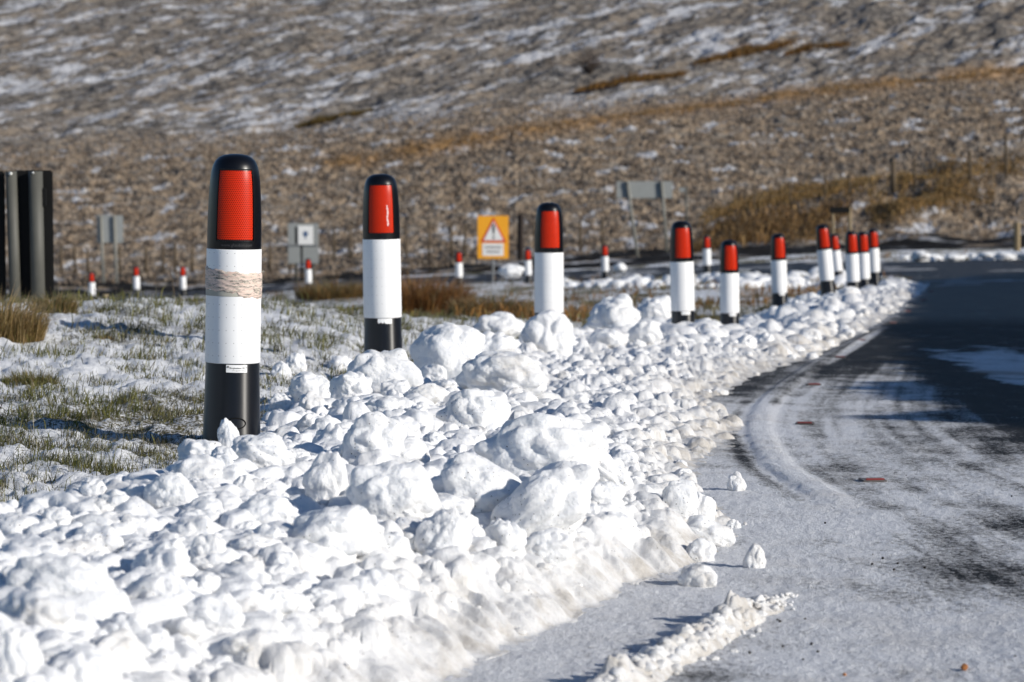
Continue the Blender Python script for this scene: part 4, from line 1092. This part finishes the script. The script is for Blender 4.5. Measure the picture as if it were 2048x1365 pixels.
BIG = [
 (1085, 823, 965, 262, 'biggest snow block on the bank, with a deep blue shaded left side', 301, 0, 'snow', .8),
 (1210, 900, 985, 120, 'broad snow shoulder right of the biggest snow block', 302, -.5, 'snow', .8),
 (1085, 915, 1085, 225, 'leaning oval snow slab below the biggest block', 305, .55, 'snow', .7),
 (778, 905, 1062, 196, 'massive lobed snow lump in the centre foreground', 303, 0, 'snow', .85),
 (955, 905, 1035, 190, 'smooth broad snow lump between the centre lump and the oval slab', 310, -.3, 'snow', .8),
 (648, 893, 1010, 92, 'tall egg-shaped snow lump left of the massive centre lump', 311, .2, 'snow', .9),
 (740, 822, 930, 140, 'rounded snow lump with shaded left flank above the centre lump', 309, .1, 'snow', .85),
 (800, 873, 935, 118, 'flat-topped oval snow slab behind the massive centre lump', 306, .3, 'snow', .8),
 (662, 1003, 1112, 218, 'wide domed snow lump below the egg-shaped one', 312, .1, 'snow', .8),
 (884, 1020, 1112, 116, 'angular snow lump right below the massive centre lump', 313, .4, 'snow', .8),
 (1010, 1036, 1098, 84, 'small smooth snow lump at the lower left of the oval slab', 314, 0, 'snow', .8),
 (1110, 1003, 1080, 86, 'upright snow lump overlapping the oval slab at right', 315, -.3, 'snow', .8),
 (1090, 1053, 1122, 104, 'round snow lump below the upright lump on the oval slab', 316, .3, 'snow', .8),
 (338, 933, 1035, 112, 'snow lump with a square top left of the bollard with tape', 317, -.2, 'snow', .85),
 (225, 978, 1030, 92, 'low rounded snow lump left of the square-topped one', 318, 0, 'snow', .8),
 (265, 1022, 1085, 104, 'bright smooth snow lump beneath the square-topped one', 319, 0, 'snow', .8),
 (185, 952, 1005, 70, 'pair-topped small snow lump at the left edge of the bank', 320, 0, 'snow', .8),
 (125, 1106, 1232, 222, 'huge rounded snow boulder at the lower left corner', 321, -.25, 'snow', .8),
 (523, 866, 940, 130, 'knobbly snow lump at the foot of the nearest bollard', 322, -.3, 'snow', .85),
 (458, 836, 912, 46, 'narrow upright snow lump leaning on the nearest bollard', 323, 0, 'snow', .8),
 (440, 905, 950, 60, 'small snow lump left of the nearest bollard base', 324, 0, 'snow', .8),
 (590, 706, 752, 46, 'small isolated snow ball right of the nearest bollard', 325, 0, 'snow', .85),
 (562, 722, 758, 44, 'little snow lump touching the isolated snow ball', 326, 0, 'snow', .85),
 (680, 708, 745, 52, 'small snow lump left of the second bollard foot', 327, 0, 'snow', .85),
 (700, 742, 808, 84, 'rounded snow lump with bright right face below the second bollard', 328, .1, 'snow', .85),
 (622, 744, 806, 90, 'round shaded snow lump midway between first and second bollards', 329, 0, 'snow', .85),
 (768, 697, 790, 150, 'broad dimpled snow lump burying the foot of the second bollard', 330, -.2, 'snow', .7),
 (893, 646, 760, 150, 'large snow block with blue left side right of the second bollard', 331, -.1, 'snow', .8),
 (1010, 700, 795, 190, 'long sloping snow block before the third bollard', 332, -.25, 'snow_dirty', .8),
 (997, 624, 680, 108, 'wide snow lump left of the third bollard foot', 333, 0, 'snow', .8),
 (1100, 619, 712, 112, 'angular snow block hiding the foot of the third bollard', 334, -.15, 'snow', .8),
 (980, 662, 722, 110, 'snow lump between the two blocks near the third bollard', 335, .15, 'snow', .8),
 (1228, 587, 672, 104, 'pointed snow block half way between third and fourth bollards', 336, .3, 'snow', .8),
 (1312, 590, 655, 90, 'snow block just left of the fourth bollard', 337, 0, 'snow', .8),
 (1215, 655, 700, 84, 'dirty rounded lump beneath the pointed snow block', 338, 0, 'snow_dirty', .8),
 (1290, 640, 690, 70, 'rounded snow lump left below the fourth bollard', 339, 0, 'snow', .8),
 (948, 775, 862, 146, 'craggy snow lump above the biggest block, left side dark', 340, .1, 'snow', .8),
 (560, 783, 825, 46, 'small pale snow lump right of the nearest bollard shaft', 341, 0, 'snow', .8),
 (790, 752, 800, 70, 'snow lump below the dimpled lump at the second bollard', 342, 0, 'snow', .8),
 (775, 785, 835, 100, 'low wide snow lump in front of the second bollard', 344, 0, 'snow', .8),
 (1362, 958, 1035, 76, 'tall snow lump at the road side of the bank, right of the big block', 345, .1, 'snow', .8),
 (1405, 982, 1040, 58, 'snow lump nearest the road beside the tall roadside lump', 346, 0, 'snow', .8),
 (1415, 1030, 1088, 112, 'long dirty lump lying on the bank edge by the road', 347, -.35, 'snow_dirty', .7),
 (1398, 1075, 1125, 70, 'round grainy lump below the long dirty lump', 348, 0, 'snow_dirty', .8),
 (185, 1043, 1122, 124, 'greyish snow lump above the huge lower left boulder', 350, .1, 'snow_dirty', .8),
 (60, 1070, 1130, 150, 'long low snow lump at the left edge above the huge boulder', 359, .2, 'snow', .8),
 (330, 1073, 1142, 92, 'round speckled snow lump right of the greyish one', 351, 0, 'snow', .85),
 (418, 1066, 1140, 84, 'smooth snow lump between the speckled lump and the wide dome', 352, 0, 'snow', .85),
 (395, 1008, 1060, 110, 'snow lump right under the square-topped one', 353, .2, 'snow', .8),
 (530, 980, 1065, 130, 'ridge-backed snow lump left of the egg-shaped one', 354, .25, 'snow', .8),
 (310, 1138, 1232, 136, 'egg-topped snow lump right of the huge lower left boulder', 355, .1, 'snow', .85),
 (20, 1124, 1196, 70, 'snow lump cut by the left edge beside the huge boulder', 356, 0, 'snow', .8),
 (490, 1110, 1165, 90, 'dirty-topped snow lump right of the smooth lump', 357, 0, 'snow_dirty', .8),
 (565, 1098, 1150, 60, 'small round snow lump left below the wide dome', 358, 0, 'snow', .85),
 (105, 1262, 1350, 190, 'blurred snow boulder at the bottom left', 361, .1, 'snow', .8),
 (20, 1245, 1360, 120, 'blurred snow lump in the bottom left corner', 362, 0, 'snow', .8),
 (250, 1225, 1310, 110, 'blurred round snow lump right of the bottom left boulder', 363, 0, 'snow', .8),
 (415, 1185, 1270, 150, 'long blurred snow lump at the bottom of the bank', 364, .2, 'snow', .8),
]
for (cx, yt, yb, w_, lab, sd, rot, mt, dep) in BIG:
    put_lump(cx, yt, yb, w_, lab, sd, rot, mt, 6 if w_ > 80 else 5, dep)
for (cx, yt, yb, w_, lab, sd) in [
 (1398, 1128, 1177, 84, 'blocky icy snow chunk on the road at the corner of the bank', 371), (1473, 943, 985, 40, 'pointed snow chunk alone on the road, upper of the two', 372),
 (1511, 1088, 1140, 48, 'domed snow chunk with dark grit alone on the road, lower of the two', 373), (1468, 1038, 1058, 34, 'tiny snow chunk on the road between the two lone chunks', 374),
 (1490, 1043, 1052, 10, 'crumb of snow beside the tiny chunk on the road', 375), (1625, 705, 722, 30, 'small snow lump on bare road beside the bank', 376),
 (1440, 775, 793, 34, 'flat grey snow lump where the bare road begins', 377)]:
    put_lump(cx, yt, yb, w_, lab, sd, 0, 'snow_dirty', 5, .8, 'snow chunks lying on the road', cuts=2)

# medium lumps: individual copies, and small rubble merged
def zone(px, py):
    v = 'lower' if py > 1050 else ('middle' if py > 800 else ('far' if py > 690 else 'farthest'))
    return v
ZL = {'lower': 'small rounded snow lump on the nearest stretch of the bank', 'middle': 'small rounded snow lump on the bank beside the nearest bollard',
      'far': 'small snow lump on the bank between second and fourth bollards', 'farthest': 'small snow lump around the feet of the bollards beyond the third'}
placed = []
cnt = 0; tries = 0
while cnt < 225 and tries < 9000:
    tries += 1
    py = random.choice([random.uniform(560, 720), random.uniform(700, 900), random.uniform(880, 1365), random.uniform(1000, 1365)]); px = random.uniform(-40, 1850)
    x, y = hit(px, py, S)
    h, sdd, dff = bank_h(np.array([x]), np.array([y]))
    if sdd[0] < .06: continue
    r = random.uniform(.028, .062)*(1.15 if py > 1000 or px < 900 else .8)
    if 10 < y < 16 and px > 1100: r *= .7
    if y > 20: r = random.uniform(.06, .13)
    if dff[0] < .22 and y < 9: continue
    if any((x-a)**2+((y-b)*.8)**2 < (r+c)**2*.55 for a, b, c in placed): continue
    placed.append((x, y, r)); cnt += 1
    me = random.choice(VAR); o = link('snow_lump', me); z = float(S(np.array([x]), np.array([y]))[0])
    o.location = (x, y, z+r*.10); o.scale = (r*random.uniform(.9, 1.35), r*random.uniform(.8, 1.1), r*random.uniform(.7, 1.0)); o.rotation_euler = (random.uniform(-.3, .3), random.uniform(-.3, .3), random.uniform(0, 6.28))
    set_props(o, ZL[zone(px, py)], 'snow lump', 'small snow lumps on the '+zone(px, py)+' bank')
# rubble
def rubble(name, label, n, ymin, ymax, umin, umax, rmin, rmax, sub_of, cond, surf=S, power=2.2, sink=-.12, mats='snow_bank'):
    inv = RNG.uniform(1/ymax, 1/ymin, n); Y_ = 1/inv; X_ = RNG.uniform(umin, umax, n)*Y_
    h, sdd, dff = bank_h(X_, Y_); k = cond(X_, Y_, sdd, dff); X_, Y_, sdd, dff = X_[k], Y_[k], sdd[k], dff[k]
    Z_ = surf(X_, Y_); vs = []; fs = []; off = 0; D = []
    base = {s_: [lump_verts(s_, 500+i*5, cuts=i % 4, flat=.85, amp=1.15) for i in range(14)] for s_ in (2, 3, 4)}
    for i in range(len(X_)):
        r = rmin+(rmax*(1+.35*sstep(11, 18, Y_[i]))*(1-.35*math.exp(-(max(dff[i], 0)/.3)**2))-rmin)*random.random()**power; s_ = sub_of(Y_[i], r)
        p, f = base[s_][random.randrange(14)]
        m3 = np.array(Matrix.Rotation(random.uniform(0, 6.28), 3, 'Z') @ Matrix.Rotation(random.uniform(-.6, .6), 3, 'X'))
        q = (p*np.array([r*random.uniform(.8, 1.6), r*random.uniform(.75, 1.15), r*random.uniform(.6, 1.05)])) @ m3.T
        vs.append(q+np.array([X_[i], Y_[i], Z_[i]+r*sink])); fs.append(f+off); off += len(p)
        D.append(np.full(len(p), np.clip(math.exp(-(max(dff[i], 0)/.34)**2)*.95+.3*random.random()**2, 0, 1)))
    o = link(name, np_mesh(name, np.concatenate(vs), np.concatenate(fs), MAT[mats], attrs={'dirt': np.concatenate(D)})); set_props(o, label, 'snow rubble', kind='stuff'); print(name, len(X_)); return o
rubble('snow_rubble', 'countless small crumbs of snow covering the ploughed bank', 3600, 4.6, 20, -.21, .12, .008, .030, lambda y, r: 4 if r > .028 and y < 9 else (3 if y < 13 else 2),
       lambda X, Y, s, d: (s > .02) & ((d > .20) | (Y > 8.3) | (RNG.uniform(0, 1, len(X)) < .10)) & (RNG.uniform(0, 1, len(X)) < .35+.65*sstep(-.2, .4, n2(X*2.5, Y*1.8, 181))), power=2.0)
rubble('snow_rubble', 'fine crushed snow along the far part of the bank', 1800, 20, 50, -.02, .17, .03, .085, lambda y, r: 2,
       lambda X, Y, s, d: s > .0, power=1.8)
def far_lump_cond(X, Y, s, d):
    px, py = proj(X, Y, G(X, Y)); return ((py > 528) & (py < 575) & (px > 1090) & (px < 1700) & (s < 0) & ~inside(px, py, ROADP))
rubble('snow_rubble', 'snow lumps scattered along the verge of the far road', 1500, 40, 82, .0, .13, .06, .19, lambda y, r: 2, far_lump_cond, surf=G)
# far lumps right side beyond the road
k = 0
for _ in range(60):
    px = random.uniform(1805, 2110); py = random.uniform(509, 524); Yd = random.uniform(70, 78); p = at(px, py, Yd); r = .05+.17*random.random()**1.8
    o = link('snow_lump', random.choice(VAR)); o.location = (p.x, p.y, p.z); o.scale = (r*random.uniform(1, 2), r, r*.8); o.rotation_euler = (0, 0, random.uniform(-.5, .5))
    set_props(o, 'bright snow lump in the row beyond the dark road at right', 'snow lump', 'snow lumps beyond the dark road')
for x, y, w_, lab in ((1022, 535, 44, 'white snow boulder under the yellow sign'), (1240, 528, 26, 'pointed snow lump on far verge right of tiny bollard'), (1775, 524, 14, 'single snow lump at the far road edge beyond the last bollards')):
    p = at_s(x, y+8, .135); r = w_/(582*.135)/2; o = link('snow_lump', VAR[random.randrange(10)]); o.location = p; o.scale = (r*1.1, r, r*.95); set_props(o, lab, 'snow lump', 'snow lumps at the far road')

# thin ridge left by the plough at the bottom
RID = smooth_line(poly_world([(1590, 1192), (1530, 1213), (1470, 1248), (1400, 1290), (1320, 1335), (1230, 1385), (1100, 1460), (900, 1580)]), 30)
seg = np.linalg.norm(np.diff(RID, axis=0), axis=1); arc = np.concatenate([[0], np.cumsum(seg)]); L = arc[-1]
na = 900; aa = np.linspace(0, L, na); rx_ = np.interp(aa, arc, RID[:, 0]); ry_ = np.interp(aa, arc, RID[:, 1])
tx = np.gradient(rx_, aa); ty = np.gradient(ry_, aa); nn_ = np.hypot(tx, ty); nx, ny = -ty/nn_, tx/nn_
wv = np.linspace(-1, 1, 61); A2, W2 = np.meshgrid(aa, wv, indexing='ij')
hw = (.056+.016*n2(aa*9, aa*0, 170))*sstep(-.05, .25, aa)
hh = (.040+.020*np.minimum(np.abs(n2(aa*10, aa*0, 171)), .45)+.009*n2(aa*34, aa*0, 172))*(.25+.75*sstep(-.02, .6, aa))*sstep(-.01, .05, aa)
RX = rx_[:, None]+nx[:, None]*W2*hw[:, None]; RY = ry_[:, None]+ny[:, None]*W2*hw[:, None]
pr = np.clip(1-np.abs(W2)**1.5, 0, 1)**.8
RZ = hh[:, None]*pr*(1+.24*n2(A2*24+W2*2.5, W2*1.2, 173)+.07*n2(A2*60, W2*5, 174))*(1+.5*sstep(.1,.5,n2(A2*7,A2*0,176)))
RZ = G(RX, RY)+RZ-.006
o = link('snow_ridge', np_mesh('snow_ridge', np.stack([RX, RY, RZ], -1).reshape(-1, 3), grid_faces(na, 61), MAT['snow_bank'], attrs={'dirt': (1.2+.5*np.abs(W2)**1.2+.2*n2(A2*7, W2, 175)).ravel()}))
set_props(o, 'low jagged ridge of dirty snow left by the plough on the near road', 'snow ridge')

bl = [lump_verts(3, 700+i*3, cuts=i % 3, flat=.85, amp=1.2) for i in range(8)]; vs = []; fs = []; off = 0; Dd = []
for i in range(420):
    j = int(random.random()*(na-1)); w_ = random.gauss(0, .55); w_ = max(-1.5, min(1.5, w_)); x = rx_[j]+nx[j]*w_*hw[j]; y = ry_[j]+ny[j]*w_*hw[j]
    r = random.uniform(.005, .019)*(1-.35*abs(w_)/1.5)*(.45+.55*min(1, aa[j]/.5)); z = float(G(np.array([x]), np.array([y]))[0])+hh[j]*max(0, 1-abs(w_)**1.5)*.9
    p, f = bl[i % 8]; m3 = np.array(Matrix.Rotation(random.uniform(0, 6.28), 3, 'Z') @ Matrix.Rotation(random.uniform(-1, 1), 3, 'X'))
    vs.append((p*np.array([r*1.2, r, r*.9])) @ m3.T+np.array([x, y, z])); fs.append(f+off); off += len(p); Dd.append(np.full(len(p), random.uniform(.5, 1.2)))
o = link('snow_rubble', np_mesh('snow_rubble', np.concatenate(vs), np.concatenate(fs), MAT['snow_bank'], attrs={'dirt': np.concatenate(Dd)}))
set_props(o, 'dirty snow crumbs heaped along the low ridge on the near road', 'snow rubble', kind='stuff')

# stones and grit on the frosted road
def pebble(px, py, r, mat, label, cat, group=None, name='stone'):
    x, y = hit(px, py, G); z = float(G(np.array([x]), np.array([y]))[0]); p, f = lump_verts(3, random.randrange(900), 3, .9)
    o = link(name, np_mesh(name, p*r, f, MAT[mat], smooth=False)); o.location = (x, y, z+r*.6); set_props(o, label, cat, group); return o
pebble(1929, 1340, .0085, 'stone', 'small orange-brown stone on the frosted road at lower right', 'stone')
pebble(1689, 1352, .004, 'stone', 'tiny tan stone at the bottom edge of the road', 'stone')
for _ in range(26):
    px, py = random.choice([(random.gauss(1560, 60), random.gauss(1300, 12)), (random.uniform(1450, 2040), random.uniform(880, 1350)), (random.gauss(1500, 40), random.gauss(1240, 15)), (random.gauss(1750, 50), random.gauss(1125, 20))])
    pebble(px, py, random.uniform(.0015, .004), 'grit', 'dark speck of grit lying on the frosted road', 'grit', 'grit specks on the road', 'grit_speck')
# dead sprig in the bank
clump('dead_sprig', 'dark dead grass sprig poking from snow left of the egg-shaped lump', 612, 912, 1.03, .03, .05, [(.05, .04, .02)], 14, cat='sprig', surf=S, thick=.003)
print('done')
